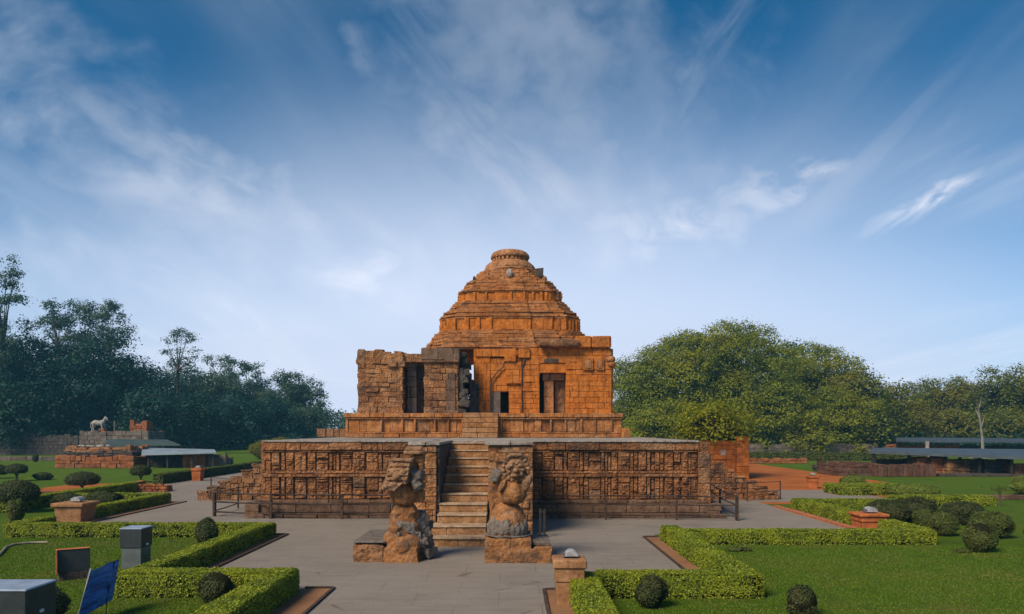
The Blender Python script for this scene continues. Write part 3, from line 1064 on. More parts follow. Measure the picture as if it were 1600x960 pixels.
# stairs climbing the two sides
for (xe, sgn, y0, y1, sd) in ((XR + 0.1, 1, 40.4, 44.0, 51), (XL - 0.1, -1, 40.0, 44.0, 52)):
    b = MB(sd)
    ns = 10
    for i in range(ns):
        xa = xe + sgn * (ns - 1 - i) * 0.6
        xb = xa + sgn * 0.6
        lo, hi = min(xa, xb), max(xa, xb)
        h = (i + 1) * 0.31 + b.r.uniform(-.03, .03)
        b.courses((lo, y0), (hi, y0), 0, h, ch=0.3, bl=(0.3, 0.6), thick=0.5, jit=0.05, zj=0.06)
        b.box(lo, hi, y0 + 0.25, y1, 0, h - 0.02, 0.02)
        if b.r.random() < 0.8:
            b.box(lo - 0.05, hi - 0.1, y0 - 0.02, y0 + 0.4, h, h + b.r.uniform(0.1, 0.22), 0.05)
    b.build('side_stairs', PLAT if sd == 51 else BROWN, plat, bevel=0.02)

# ================================================================== temple on the platform
DP = 44.0
TX, TD = X(797, 54), 54.0
PZ = 3.37
temple = empty('temple', (TX, TD, PZ), 'stepped pyramidal temple of orange stone standing on the carved platform', 'temple')
# plinth
b = MB(61)
px0, px1 = X(540, DP), X(971, DP)
b.box(px0 + 0.25, px1 - 0.25, DP + 0.25, 66, PZ, 4.84)
b.courses((px0 + 0.1, DP - 0.16), (px1 + 0.4, DP - 0.16), PZ, 3.62, ch=0.25, bl=(0.6, 1.4), thick=0.5, jit=0.03)
b.courses((px0 + 0.15, DP - 0.06), (px1 + 0.3, DP - 0.06), 3.62, 3.72, ch=0.1, bl=(0.6, 1.4), thick=0.5, jit=0.025)
x = px0 + 0.1
while x < px1:
    wd = b.r.uniform(0.3, 0.95)
    b.box(x + 0.01, min(x + wd, px1) - 0.01, DP + b.r.uniform(-0.02, 0.12), DP + 0.5, 3.72, 4.46, 0.012)
    if b.r.random() < 0.5:
        b.box(x - 0.05, x + 0.06, DP - 0.08, DP + 0.4, 3.72, 4.46, 0.012)
    x += wd
b.courses((px0 - 0.03, DP - 0.10), (px1 + 0.03, DP - 0.10), 4.46, 4.58, ch=0.12, bl=(0.6, 1.5), thick=0.5, jit=0.02)
b.courses((px0 - 0.10, DP - 0.16), (px1 + 0.08, DP - 0.16), 4.58, 4.85, ch=0.27, bl=(0.7, 1.7), thick=0.6, jit=0.03)
b.courses((px1, DP), (px1, 64), PZ, 4.85, ch=0.4, bl=(0.6, 1.4), thick=0.4, jit=0.03)
b.courses((px0, 64), (px0, DP), PZ, 4.85, ch=0.4, bl=(0.6, 1.4), thick=0.4, jit=0.03)
b.courses((px1, DP - 0.25), (px1 + 0.5, DP - 0.25), PZ, 3.95, ch=0.55, bl=(0.5, 0.6), thick=1.2, jit=0.02)
b.build('plinth', TOWER, temple, bevel=0.018)
b = MB(62)
for i in range(5):
    z0 = PZ + i * 0.30
    b.courses((X(722, 42.6), 42.5 + i * 0.28), (X(778, 42.6), 42.5 + i * 0.28), z0, z0 + 0.30, ch=0.3, bl=(0.8, 1.3), thick=1.8 - i * 0.2, jit=0.02)
b.build('plinth_steps', STEP, temple, bevel=0.02)


# square plan with stepped projections on every face (counter-clockwise)
def ratha(w_, cx=TX, cy=TD, p1=0.03, p2=0.06):
    a_, c_ = w_ * 0.62, w_ * 0.30
    s1, s2 = w_ * p1, w_ * p2
    one = [(-w_ * 0.90, -w_ * 0.90), (-w_ * 0.80, -w_), (-a_, -w_), (-a_, -w_ - s1), (-c_, -w_ - s1), (-c_, -w_ - s2), (c_, -w_ - s2), (c_, -w_ - s1), (a_, -w_ - s1), (a_, -w_), (w_ * 0.80, -w_)]
    out = []
    for k in range(4):
        cc, ss = math.cos(k * math.pi / 2), math.sin(k * math.pi / 2)
        out += [(cx + x * cc - y * ss, cy + x * ss + y * cc) for x, y in one]
    return out


def hw(hp):
    return hp * TD / (F + hp)


def zf(py, hp):
    return HC + (YH - py) * (TD - hw(hp)) / F


# tower tiers: (name, y_bottom, y_top, halfwidth px bottom, top, course height px, style)
TIERS = [
    (546, 541, 138, 137, 'cornice'), (541, 516, 132, 114, 'slope'), (516, 498, 109, 105, 'wall'), (498, 492, 109, 108, 'cornice'),
    (492, 486, 104, 102, 'cornice'), (486, 470, 98, 85, 'slope'), (470, 457.5, 80, 77, 'wall'), (457.5, 453, 80, 79, 'cornice'),
    (453, 437, 75, 63, 'slope'), (437, 420, 59, 47, 'top'),
]
tw = empty('tower', (TX, TD, 4.85), None, None)
tw.parent = temple
tw.location = (0, 0, 4.85 - PZ)
for ti, (yb, yt, hb, ht, sty) in enumerate(TIERS):
    b = MB(70 + ti)
    zb, zt = zf(yb, hb), zf(yt, ht)
    wb, wt = hw(hb), hw(ht)
    if sty == 'top':
        for k in range(5):
            ww = wb + (wt - wb) * k / 5
            c_ = ww * (0.72 - 0.05 * k)
            oc = [(TX + x, TD + y) for x, y in ((-ww, -c_), (-c_, -ww), (c_, -ww), (ww, -c_), (ww, c_), (c_, ww), (-c_, ww), (-ww, c_))]
            b.ring(oc, zb + (zt - zb) * k / 5, zb + (zt - zb) * (k + 1) / 5, ch=0.3, bl=(0.3, 0.8), thick=0.6, jit=0.05, gap=0.02)
            b.prism([(TX + (x - TX) * 0.9, TD + (y - TD) * 0.9) for x, y in oc], zb + (zt - zb) * k / 5, None, zb + (zt - zb) * (k + 1) / 5 - 0.02)
        b.build('roof_tier', TOWER, tw, bevel=0.015)
        continue
    if sty == 'cornice':
        b.ring(ratha(wb), zb, zb + (zt - zb) * 0.45, ch=1, bl=(0.9, 2.6), thick=0.7, jit=0.03)
        b.ring(ratha(wb + 0.06), zb + (zt - zb) * 0.47, zt, ch=1, bl=(0.9, 2.6), thick=0.7, jit=0.03, zj=0.02)
    elif sty == 'slope':
        ns = 8 if hb > 120 else 6
        for k in range(ns):
            t0, t1 = k / ns, (k + 1) / ns
            ww = wb + (wt - wb) * t0
            ov = (0.07, -0.02, 0.05, -0.03)[k % 4]
            b.ring(ratha(ww + ov), zb + (zt - zb) * t0, zb + (zt - zb) * t1, ch=0.6, bl=(0.7, 2.4), thick=0.6, jit=0.03, zj=0.02, miss=0.015, gap=0.015)
    else:
        b.ring(ratha(wb - 0.05), zb, zt, ch=(zt - zb), bl=(0.7, 1.8), thick=0.5, jit=0.025)
        po = ratha(wb)
        for q in range(len(po)):                       # short piers between the recessed panels
            (ax, ay), (bx, by) = po[q], po[(q + 1) % len(po)]
            L = math.hypot(bx - ax, by - ay)
            if L > 0.6:
                for t_ in (0.04, b.r.uniform(0.4, 0.6), 0.96):
                    if b.r.random() < 0.6:
                        xx, yy = ax + (bx - ax) * t_, ay + (by - ay) * t_
                        pw = b.r.uniform(0.06, 0.11)
                        b.box(xx - pw, xx + pw, yy - 0.05, yy + 0.05, zb, zt, 0.012)
    b.prism(ratha(wb - 0.3), zb - 0.02, ratha(wt - 0.3), zt)
    b.build('roof_tier', ORANGE if sty == 'wall' and ti < 8 else TOWER, tw, bevel=0.012)
# figures and broken stones standing on the tier edges
for (px, py, s_) in ((741, 435, 0.26), (851, 436, 0.32), (699, 498, 0.34), (870, 458, 0.34), (891, 499, 0.38), (671, 541, 0.36)):
    b = MB(90)
    d = TD - hw(abs(px - 797)) * 0.93
    b.blob((X(px, d), d, Z(py, d)), (s_ * 0.5, s_ * 0.5, s_ * 0.6), 2)
    b.box(X(px, d) - s_ * .35, X(px, d) + s_ * .35, d - s_ * .4, d + s_ * .4, Z(py, d) - s_ * 1.5, Z(py, d) - s_ * 0.2, 0.05)
    weather(b.build('edge_stone', BROWN, tw), 0.05, [('CLOUDS', 0.25, 0.15)])
# medallion and the dark broken stone near the top
b = MB(91)
dm = TD - hw(52) - 0.3
b.blob((X(796, dm), dm, Z(427, dm)), (0.24, 0.12, 0.34), 2)
weather(b.build('medallion', DECKM, tw), 0.04, [('CLOUDS', 0.12, 0.06)])
b = MB(92)
d = TD - 1.8
b.box(X(836, d), X(848, d), d - 0.5, d + 0.7, Z(436, d), Z(421, d), 0.06)
b.build('corner_block', DARKST, tw, bevel=0.03)
# bell shaped top
b = MB(93)
zz = lambda py: Z(py, TD - 1.4)
rr = lambda hp: hp * (TD - 0.2) / F
prof = [(rr(44), zz(421)), (rr(42), zz(419)), (rr(40), zz(418.5)), (rr(40), zz(416)), (rr(38), zz(411)), (rr(33), zz(406)), (rr(30), zz(404.5)),
        (rr(26), zz(404)), (rr(26), zz(398)), (rr(29.5), zz(398.6)), (rr(30.5), zz(396.5)), (rr(29.5), zz(393)), (rr(27), zz(389.5)), (rr(22), zz(387)), (rr(15), zz(385.6)), (rr(5), zz(385.2))]
b.lathe(prof, TX, TD, 48, jit=0.02)
b.r.seed(5)
for k in range(26):
    a_ = 2 * math.pi * k / 26 + b.r.uniform(-.05, .05)
    xx, yy = TX + math.cos(a_) * rr(26.5), TD + math.sin(a_) * rr(26.5)
    b.box(xx - 0.09, xx + 0.09, yy - 0.09, yy + 0.09, zz(404), zz(396.5), 0.02, rz=a_)
b.build('bell_cap', TOWER, tw, bevel=0.015)

# ---- orange front wall with doorways
DW = 47.6
b = MB(95)
Zt = lambda py: Z(py, DW)
Xw = lambda px: X(px, DW)


def front(b, p0, p1, y0, y1, out=0.0, jit=0.025, ch=0.30, bl=(0.35, 0.9), thick=0.4):
    jit *= 0.7
    b.courses((Xw(p0), DW), (Xw(p1), DW), Zt(y0), Zt(y1), ch=ch, bl=bl, thick=thick, jit=jit, out=out)


ZB = 646.5
front(b, 740, 766, ZB, 546, 0.1, 0.02, 0.9, (0.5, 0.9))
front(b, 766, 782, ZB, 612, -0.05, 0.01, 1.4, (0.6, 0.9))
front(b, 795, 843, ZB, 612, 0.12, 0.03)
front(b, 766, 843, 612, 560, 0.05, 0.03, 0.45)
front(b, 790, 815, 600, 566, 0.22, 0.02, 0.5)
front(b, 742, 795, 558, 546, 0.2, 0.02, 0.45)
front(b, 788, 806, 566, 546, 0.35, 0.02, 0.8, (0.7, 0.9))
front(b, 810, 828, 560, 546, 0.3, 0.02, 0.6)
front(b, 817, 843, 612, 562, 0.16, 0.04, 0.33)
front(b, 828, 886, 568, 544, 0.18, 0.02, 0.4, (0.8, 1.6))
front(b, 843, 886, 583, 568, 0.10, 0.02, 0.6, (0.8, 1.8))
front(b, 884, 955, ZB, 578, 0.16, 0.03, 0.34, (0.4, 0.9))
front(b, 884, 955, 578, 545, 0.2, 0.02, 0.5, (0.6, 1.2))
# body behind the skin, leaving the doorways open
b.box(Xw(740), Xw(780), DW + 0.3, DW + 4, 4.85, Zt(546))
b.box(Xw(797), Xw(843), DW + 0.3, DW + 4, 4.85, Zt(546))
b.box(Xw(884), Xw(954), DW + 0.3, DW + 8, 4.85, Zt(545))
b.box(Xw(779), Xw(798), DW + 0.3, DW + 4, Zt(612), Zt(546.5))
b.box(Xw(842), Xw(885), DW + 0.3, DW + 4, Zt(583), Zt(544.5))
b.courses((Xw(955), DW), (Xw(955), DW + 8), 4.85, Zt(545), ch=0.4, bl=(0.5, 1.1), thick=0.3, jit=0.03, out=0.12)
b.build('wall', ORANGE, temple, bevel=0.01)
# dark stone backs: the shade inside the doorways put into their colour
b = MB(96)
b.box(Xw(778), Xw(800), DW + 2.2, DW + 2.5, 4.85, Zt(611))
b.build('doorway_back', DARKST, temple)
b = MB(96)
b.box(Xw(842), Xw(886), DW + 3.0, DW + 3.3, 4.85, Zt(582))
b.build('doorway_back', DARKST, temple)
# doorway with its inner post and reveals
b = MB(97)
b.courses((Xw(850), DW + 0.45), (Xw(866), DW + 0.45), 4.86, Zt(593), ch=0.9, bl=(0.7, 0.9), thick=0.6, jit=0.01)
b.build('door_post', TOWER, temple, bevel=0.02)
b = MB(98)
b.box(Xw(848), Xw(883), DW + 0.35, DW + 0.9, Zt(594), Zt(583.3), 0.01)
b.box(Xw(868), Xw(883.5), DW + 0.9, DW + 1.5, 4.86, Zt(594.5), 0.01)
b.build('door_lintel', BROWN, temple, bevel=0.015)
b = MB(99)
b.box(Xw(767), Xw(782), DW - 0.02, DW + 0.3, 4.86, Zt(611), 0.004)
b.build('blocked_niche', GREYWALL, temple, bevel=0.01)
# long weathered beam and the bulging cornice
b = MB(100)
b.tube([(Xw(842), DW - 0.55, Zt(538)), (Xw(870), DW - 0.6, Zt(538.5)), (Xw(904), DW - 0.6, Zt(539.5))], [0.30, 0.29, 0.27], 10)
weather(b.build('stone_beam', BROWN, temple), 0.07, [('CLOUDS', 0.4, 0.10)])
b = MB(101)
b.courses((Xw(898), DW), (Xw(953), DW), Zt(545), Zt(526), ch=0.8, bl=(1.0, 1.3), thick=1.6, jit=0.03, out=0.45)
b.courses((Xw(954), DW - 0.4), (Xw(954), DW + 5), Zt(545), Zt(526), ch=0.8, bl=(0.8, 1.3), thick=0.8, jit=0.03, out=0.0)
b.courses((Xw(884), DW), (Xw(900), DW), Zt(546), Zt(541), ch=0.3, bl=(0.6, 0.9), thick=0.6, jit=0.02, out=0.3)
b.build('cornice', ORANGE, temple, bevel=0.07)
b = MB(102)
for (p0, p1, y0, y1) in ((911, 926, 579, 561), (931, 943, 579, 562)):
    b.box(Xw(p0), Xw(p1), DW - 0.31, DW - 0.1, Zt(y0), Zt(y1), 0.008)
    b.box(Xw(p0 + 3), Xw(p1 - 3), DW - 0.345, DW - 0.1, Zt(y0 - 3), Zt(y1 + 3), 0.008)
for (px, py, s_) in ((953, 562, 0.35), (955, 570, 0.3), (951, 556, 0.28)):
    b.blob((Xw(px), DW - 0.1, Zt(py)), (s_, s_, s_ * 0.8), 2)
b.build('carved_panel', TOWER, temple, bevel=0.01)
b = MB(103)
b.box(Xw(850), Xw(872), DW - 0.215, DW - 0.17, Zt(566.5), Zt(561.5))
b.build('slot_shade', DARKST, temple)  # dark strip set on the wall, painting the shade inside a slot
for pts in ([(790, 563), (786, 574), (776, 583), (768, 594), (766.5, 645)], [(821, 548), (820, 562), (816, 575), (815, 600), (815.4, 646)]):
    b = MB(103)
    pr = [(Xw(p), DW - 0.20 - (0.04 if q < 1 else 0), Zt(yy)) for q, (p, yy) in enumerate(pts)]
    b.tube(pr, [0.05] * len(pr), 5)
    b.build('crack', DARKST, temple)
# parapet stones and the low wall left on the deck
b = MB(104)
b.courses((X(495, 48), 48), (X(542, 48), 48), PZ, 3.92, ch=0.5, bl=(0.3, 0.6), thick=0.4, jit=0.03)
lowwall = b.build('parapet', BROWN, None, bevel=0.02)
tag(lowwall, 'short low parapet of pale brown blocks on the platform, left of the temple plinth', 'low wall')

# ================================================================== ruined porch (darker, lichen covered)
DR = 45.4
XRn = lambda px: X(px, DR)
ZRn = lambda py: Z(py, DR)
porch = empty('ruined_porch', (XRn(650), DR + 1.5, 4.85), 'roofless lichen-blackened porch with square piers, on the plinth left of the tower', 'ruin')


def pier(p0, p1, ytop, dd, seed, name, matl, slope=0.0, ch=0.36, jit=0.06):
    b = MB(seed)
    x0, x1 = XRn(p0), XRn(p1)
    zt = ZRn(ytop)
    z0 = 4.86
    po = [(x0, DR), (x1, DR), (x1, DR + dd), (x0, DR + dd)]
    b.ring(po, z0, zt - 0.9, ch=ch, bl=(0.35, 0.85), thick=0.4, jit=jit)
    xm = x0 + (x1 - x0) * 0.55
    b.box(x0 + 0.2, x1 - 0.2, DR + 0.2, DR + dd - 0.2, z0, zt - 0.25)
    b.ring([(x0 - 0.06, DR - 0.06), (x1 + 0.04, DR - 0.06), (x1 + 0.04, DR + dd), (x0 - 0.06, DR + dd)], zt - 0.9, zt - 0.35 - slope, ch=0.5, bl=(0.5, 1.0), thick=0.5, jit=jit)
    b.ring([(x0, DR), (xm, DR), (xm, DR + dd), (x0, DR + dd)], zt - 0.35 - slope, zt, ch=0.36, bl=(0.4, 0.8), thick=0.5, jit=jit, zj=0.1, miss=0.1)
    b.ring([(xm, DR), (x1, DR), (x1, DR + dd), (xm, DR + dd)], zt - 0.35 - slope, zt - slope, ch=0.36, bl=(0.4, 0.8), thick=0.5, jit=jit, zj=0.08, miss=0.06)
    return b.build(name, matl, porch, bevel=0.03)


pier(559, 629, 546, 4.2, 110, 'pier', PORCH, 0.18, 0.30, 0.055)
b = MB(111)
for i, (zz0, zz1, o) in enumerate(((569, 559, 0), (563, 556, .1))):
    if i == 0:
        b.box(XRn(554), XRn(562), DR + 0.3, DR + 1.0, ZRn(569), ZRn(561), 0.04)
        b.build('projecting_stone', BROWN, porch, bevel=0.04)
b = MB(111)
b.courses((XRn(606), DR), (XRn(634), DR), ZRn(574), ZRn(564), ch=0.4, bl=(0.5, 1), thick=1, jit=0.06, out=0.14)
b.build('projecting_stone', BROWN, porch, bevel=0.04)
pier(663, 716, 545, 3.4, 112, 'pier', PORCH, 0.0, 0.38, 0.045)
b = MB(113)
b.courses((XRn(658), DR), (XRn(718), DR), ZRn(563), ZRn(544), ch=0.8, bl=(0.7, 1.1), thick=1.5, jit=0.02, out=0.12)
b.courses((XRn(660), DR), (XRn(717), DR), ZRn(567), ZRn(563.5), ch=0.2, bl=(0.7, 1.1), thick=1.5, jit=0.02, out=0.2)
b.build('capital', BASE, porch, bevel=0.025)
b = MB(114)
b.courses((XRn(626), DR + 0.3), (XRn(662), DR + 0.3), ZRn(566), ZRn(551), ch=0.6, bl=(0.6, 1.2), thick=1.2, jit=0.05, zj=0.08)
b.build('lintel', PORCH, porch, bevel=0.03)
b = MB(115)
b.courses((X(636, 46.3), 46.3), (X(651, 46.3), 46.3), 4.86, Z(573, 46.3), ch=0.8, bl=(0.5, 0.7), thick=0.7, jit=0.02)
b.box(X(634, 46.3), X(653, 46.3), 46.2, 47.2, Z(573, 46.3), Z(567, 46.3), 0.03)
b.courses((X(651, 47.2), 47.2), (X(668, 47.2), 47.2), 4.86, Z(568, 47.2), ch=1.0, bl=(0.6, 0.8), thick=1.4, jit=0.02)
b.build('inner_pillar', GREYWALL, porch, bevel=0.03)
b = MB(116)
b.courses((XRn(697), DR), (XRn(712), DR), ZRn(644), ZRn(582), ch=0.55, bl=(0.6, 0.8), thick=0.2, jit=0.01, out=0.10)
b.courses((XRn(695), DR), (XRn(716), DR), ZRn(649), ZRn(643), ch=0.3, bl=(0.6, 0.9), thick=0.3, jit=0.01, out=0.16)
b.courses((XRn(664), DR), (XRn(714), DR), ZRn(649), ZRn(641), ch=0.3, bl=(0.6, 0.9), thick=0.3, jit=0.02, out=0.09)
b.build('pilaster', BASE, porch, bevel=0.02)
b = MB(117)
xw = XRn(716)
b.box(xw, xw + 0.3, DR + 0.2, DR + 3.2, 4.86, ZRn(575), 0.05)
for i in range(60):
    yy = DR + b.r.uniform(0.2, 3.3)
    zz_ = b.r.uniform(4.9, ZRn(552))
    b.box(xw + b.r.uniform(0.02, 0.25), xw + b.r.uniform(0.4, 0.75) - max(0, (zz_ - 7.4)) * 0.12, yy - 0.25, yy + 0.25, zz_ - 0.18, zz_ + 0.18, 0.06)
b.build('broken_side', DARKST, porch, bevel=0.03)  # dark stone: shade on the pier's right side put into the colour
b = MB(118)
for (p0, p1, yt, d) in ((733, 743, 593, 46.6), (741, 749, 600, 47.1)):
    b.courses((X(p0, d), d), (X(p1, d), d), 4.86, Z(yt, d), ch=0.5, bl=(0.3, 0.5), thick=0.7, jit=0.05, zj=0.06)
b.build('broken_wall', DARKST, porch, bevel=0.03)

# ================================================================== two guardian statues beside the stairs
S = 21.2 / F
gx = lambda px: (px - 800) * S
gz = lambda py: (880 - py) * S
YG = 21.2


def guardian(label, ox):
    return empty('guardian_statue', (ox, YG + 0.7, 0), label, 'statue', 'guardian statues flanking the stairs')


g = guardian('worn guardian lion statue with broken grey stones at its flank, beside the flat side slab', gx(627))
b = MB(130)
b.box(gx(598), gx(653), YG + 0.02, YG + 1.7, -0.02, 0.42, 0.03, taper=0.05)
b.blob((gx(624), YG + 0.34, 0.42), (0.44, 0.36, 0.32), 3)
b.blob((gx(610), YG + 0.40, 0.66), (0.26, 0.32, 0.24), 3)
b.blob((gx(640), YG + 0.45, 0.5), (0.30, 0.34, 0.34), 3)
weather(b.build('pedestal', STATUE, g, smooth=True), 0.03, [('CLOUDS', 0.5, 0.08), ('STUCCI', 0.12, 0.02)])
b = MB(131)
b.box(gx(550), gx(600), YG + 0.12, YG + 2.6, -0.02, gz(852), 0.03)
weather(b.build('side_block', BROWN, g), 0.05, [('CLOUDS', 0.4, 0.10), ('STUCCI', 0.12, 0.05)])
b = MB(132)
b.box(gx(551), gx(601), YG + 0.10, YG + 2.62, gz(852) + 0.03, gz(848) + 0.03, 0.015)
b.build('side_slab', GREYROCK, g, bevel=0.02)
b = MB(133)
b.lathe([(0.46, 0.5), (0.48, 0.85), (0.46, 1.1), (0.42, 1.35), (0.36, 1.52), (0.26, 1.63), (0.1, 1.66)], gx(627), YG + 0.74, 28)
b.tube([(gx(614), YG + 0.46, 0.6), (gx(613), YG + 0.36, 1.0), (gx(616), YG + 0.44, 1.35), (gx(621), YG + 0.58, 1.62)], [0.20, 0.19, 0.17, 0.12], 16)
b.tube([(gx(641), YG + 0.50, 0.6), (gx(643), YG + 0.40, 1.05), (gx(641), YG + 0.46, 1.38), (gx(636), YG + 0.58, 1.6)], [0.15, 0.14, 0.13, 0.10], 16)
weather(b.build('crouching_body', STATUE, g, smooth=True), 0.024, [('CLOUDS', 0.3, 0.045), ('STUCCI', 0.1, 0.018)])
b = MB(134)
for i in range(34):
    t_ = i / 33
    if i % 3:
        px = b.r.uniform(642 + 14 * t_, 654 + 18 * t_)
        py = 806 + 62 * t_ + b.r.uniform(-4, 4)
        yy = YG + 0.5 - 0.25 * t_ + b.r.uniform(0, 0.4)
    else:
        px, py, yy = b.r.uniform(622, 648), b.r.uniform(822, 846), YG + b.r.uniform(0.20, 0.30)
    s_ = b.r.uniform(0.07, 0.15)
    b.box(gx(px) - s_, gx(px) + s_ * 0.7, yy, yy + 0.6, gz(py) - s_ * 1.2, gz(py) + s_ * 1.1, 0.05, rz=b.r.uniform(-.6, .6))
weather(b.build('broken_flank', GREYROCK, g), 0.03, [('CLOUDS', 0.2, 0.06), ('STUCCI', 0.08, 0.03)])
b = MB(135)
for k in range(8):
    a_ = 2 * math.pi * (k + 0.35) / 8
    b.blob((gx(626) + 0.19 * math.cos(a_), YG + 0.62 + 0.19 * math.sin(a_), 1.94), (0.23, 0.23, 0.34), 3, rot=(0, 0, a_))
weather(b.build('round_belly', STATUE, g, smooth=True), 0.024, [('CLOUDS', 0.3, 0.02), ('STUCCI', 0.08, 0.01)])
b = MB(136)
b.prism([(gx(598), YG + 0.16), (gx(633), YG + 0.06), (gx(640), YG + 0.85), (gx(604), YG + 0.9)], 2.26, [(gx(606), YG + 0.2), (gx(641), YG + 0.12), (gx(643), YG + 0.85), (gx(609), YG + 0.9)], 2.90)
b.prism([(gx(592), YG + 0.00), (gx(616), YG - 0.04), (gx(622), YG + 0.5), (gx(597), YG + 0.5)], 2.08, [(gx(598), YG + 0.05), (gx(630), YG - 0.02), (gx(630), YG + 0.5), (gx(601), YG + 0.5)], 2.32)
for k in range(4):
    z = 2.40 + k * 0.13
    b.tube([(gx(602 + k * 1.5), YG + 0.14 + k * 0.015, z), (gx(618 + k), YG + 0.07 + k * 0.02, z + 0.035), (gx(636 + k), YG + 0.07 + k * 0.015, z + 0.01)], [0.04, 0.05, 0.04], 8)
b.blob((gx(612), YG + 0.10, 2.60), (0.09, 0.07, 0.08), 2)
b.blob((gx(629), YG + 0.08, 2.62), (0.09, 0.07, 0.08), 2)
b.blob((gx(619), YG + 0.03, 2.48), (0.11, 0.12, 0.10), 2)
for k in range(6):
    b.blob((gx(595 + k * 4.6), YG + 0.0, 2.13 + 0.03 * k), (0.05, 0.06, 0.06), 2)
weather(b.build('lion_head', HEADST, g), 0.02, [('CLOUDS', 0.14, 0.05), ('STUCCI', 0.06, 0.025)])
b = MB(237)
b.box(gx(607), gx(643), YG + 0.10, YG + 0.85, 2.92, 3.0, 0.03)
weather(b.build('head_slab', HEADST, g), 0.03, [('CLOUDS', 0.2, 0.05)])
b = MB(137)
for i in range(12):
    b.blob((gx(b.r.uniform(641, 654)), YG + 0.40 + b.r.uniform(-.1, .2), b.r.uniform(2.1, 2.6)), (0.11, 0.14, 0.12), 2)
b.blob((gx(651), YG + 0.32, 2.2), (0.15, 0.18, 0.14), 2)
weather(b.build('mane', GREYROCK, g), 0.03, [('CLOUDS', 0.16, 0.06), ('STUCCI', 0.07, 0.03)])
b = MB(238)
b.courses((gx(636), YG + 0.62), (gx(658), YG + 0.62), 1.7, 3.1, ch=0.28, bl=(0.4, 0.5), thick=0.45, jit=0.02)
b.build('back_pillar', STATUE, g, bevel=0.03)
b = MB(138)
b.lathe([(0.33, 3.11), (0.37, 3.14), (0.37, 3.20), (0.33, 3.23)], gx(644), YG + 0.80, 22, jit=0.035)
b.build('crowning_slab', HEADST, g, bevel=0.012)
b = MB(239)
b.box(gx(630), gx(655), YG + 0.5, YG + 1.0, 3.24, 3.33, 0.03, rz=0.1)
b.build('top_stone', HEADST, g, bevel=0.02)

g = guardian('guardian lion statue with round curled head on smooth bell-shaped body, beside the right stair block', gx(795))
b = MB(140)
b.box(gx(757), gx(796), YG, YG + 1.9, -0.02, gz(843), 0.02)
b.box(gx(797), gx(831), YG + 0.05, YG + 1.9, -0.02, gz(843), 0.02)
b.box(gx(798), gx(836), YG - 0.06, YG + 0.6, -0.02, gz(858), 0.02)
b.box(gx(836), gx(862), YG - 0.05, YG + 1.6, -0.02, gz(856), 0.03)
weather(b.build('pedestal', STATUE, g), 0.03, [('CLOUDS', 0.4, 0.05), ('STUCCI', 0.1, 0.02)])
b = MB(141)
b.box(gx(832), gx(861), YG + 0.3, YG + 1.9, gz(856) + 0.02, gz(850) + 0.02, 0.012)
b.build('side_slab', GREYROCK, g, bevel=0.02)
b = MB(142)
cxx = gx(793)
b.lathe([(0.58, 0.73), (0.58, 0.95), (0.545, 1.2), (0.47, 1.42), (0.36, 1.58), (0.22, 1.68), (0.08, 1.71)], cxx, YG + 0.80, 32)
weather(b.build('crouching_body', STATUE, g, smooth=True), 0.024, [('CLOUDS', 0.3, 0.025), ('STUCCI', 0.08, 0.012)])
b = MB(242)
for k in range(11):
    a_ = math.pi + math.pi * (k + 0.5) / 11
    hgt = b.r.uniform(0.2, 0.34)
    b.blob((cxx + 0.52 * math.cos(a_), YG + 0.80 + 0.52 * math.sin(a_), 0.78 + hgt * 0.6), (0.11, 0.12, hgt), 2)
weather(b.build('folded_skirt', GREYROCK, g), 0.026, [('CLOUDS', 0.2, 0.05), ('STUCCI', 0.08, 0.025)])
b = MB(143)
b.lathe([(0.66, 0.70), (0.69, 0.715), (0.69, 0.735), (0.64, 0.745)], cxx, YG + 0.80, 24, jit=0.03)
b.build('rim', GREYROCK, g)
b = MB(144)
for k in range(8):
    a_ = 2 * math.pi * (k + 0.3) / 8
    b.blob((gx(801) + 0.2 * math.cos(a_), YG + 0.62 + 0.2 * math.sin(a_), 2.02), (0.24, 0.24, 0.37), 3, rot=(0, 0, a_))
weather(b.build('round_belly', STATUE, g, smooth=True), 0.024, [('CLOUDS', 0.3, 0.02), ('STUCCI', 0.08, 0.01)])
b = MB(145)
hx, hz_ = gx(806), gz(733)
b.blob((hx, YG + 0.5, hz_), (0.34, 0.36, 0.36), 3)
for i in range(17):
    a_ = i / 17 * 2 * math.pi
    b.blob((hx + 0.36 * math.cos(a_), YG + 0.38, hz_ + 0.35 * math.sin(a_)), (0.075, 0.14, 0.075), 2)
for i in range(9):
    a_ = i / 9 * 2 * math.pi
    b.blob((hx + 0.21 * math.cos(a_), YG + 0.19, hz_ - 0.03 + 0.2 * math.sin(a_)), (0.055, 0.08, 0.055), 2)
b.blob((hx, YG + 0.10, hz_ - 0.05), (0.08, 0.09, 0.075), 2)
b.blob((hx - 0.12, YG + 0.15, hz_ + 0.09), (0.06, 0.05, 0.05), 2)
b.blob((hx + 0.12, YG + 0.15, hz_ + 0.09), (0.06, 0.05, 0.05), 2)
b.tube([(hx - 0.13, YG + 0.17, hz_ - 0.17), (hx, YG + 0.11, hz_ - 0.2), (hx + 0.13, YG + 0.17, hz_ - 0.17)], [0.03, 0.035, 0.03], 8)
weather(b.build('lion_head', HEADST, g), 0.02, [('CLOUDS', 0.12, 0.04), ('STUCCI', 0.05, 0.018)])
b = MB(146)
b.tube([(hx - 0.32, YG + 0.35, hz_ + 0.27), (hx - 0.12, YG + 0.25, hz_ + 0.40), (hx + 0.15, YG + 0.25, hz_ + 0.40), (hx + 0.36, YG + 0.4, hz_ + 0.28)], [0.05, 0.06, 0.06, 0.05], 8)
weather(b.build('headband', HEADST, g), 0.02, [('CLOUDS', 0.12, 0.03)])
b = MB(246)
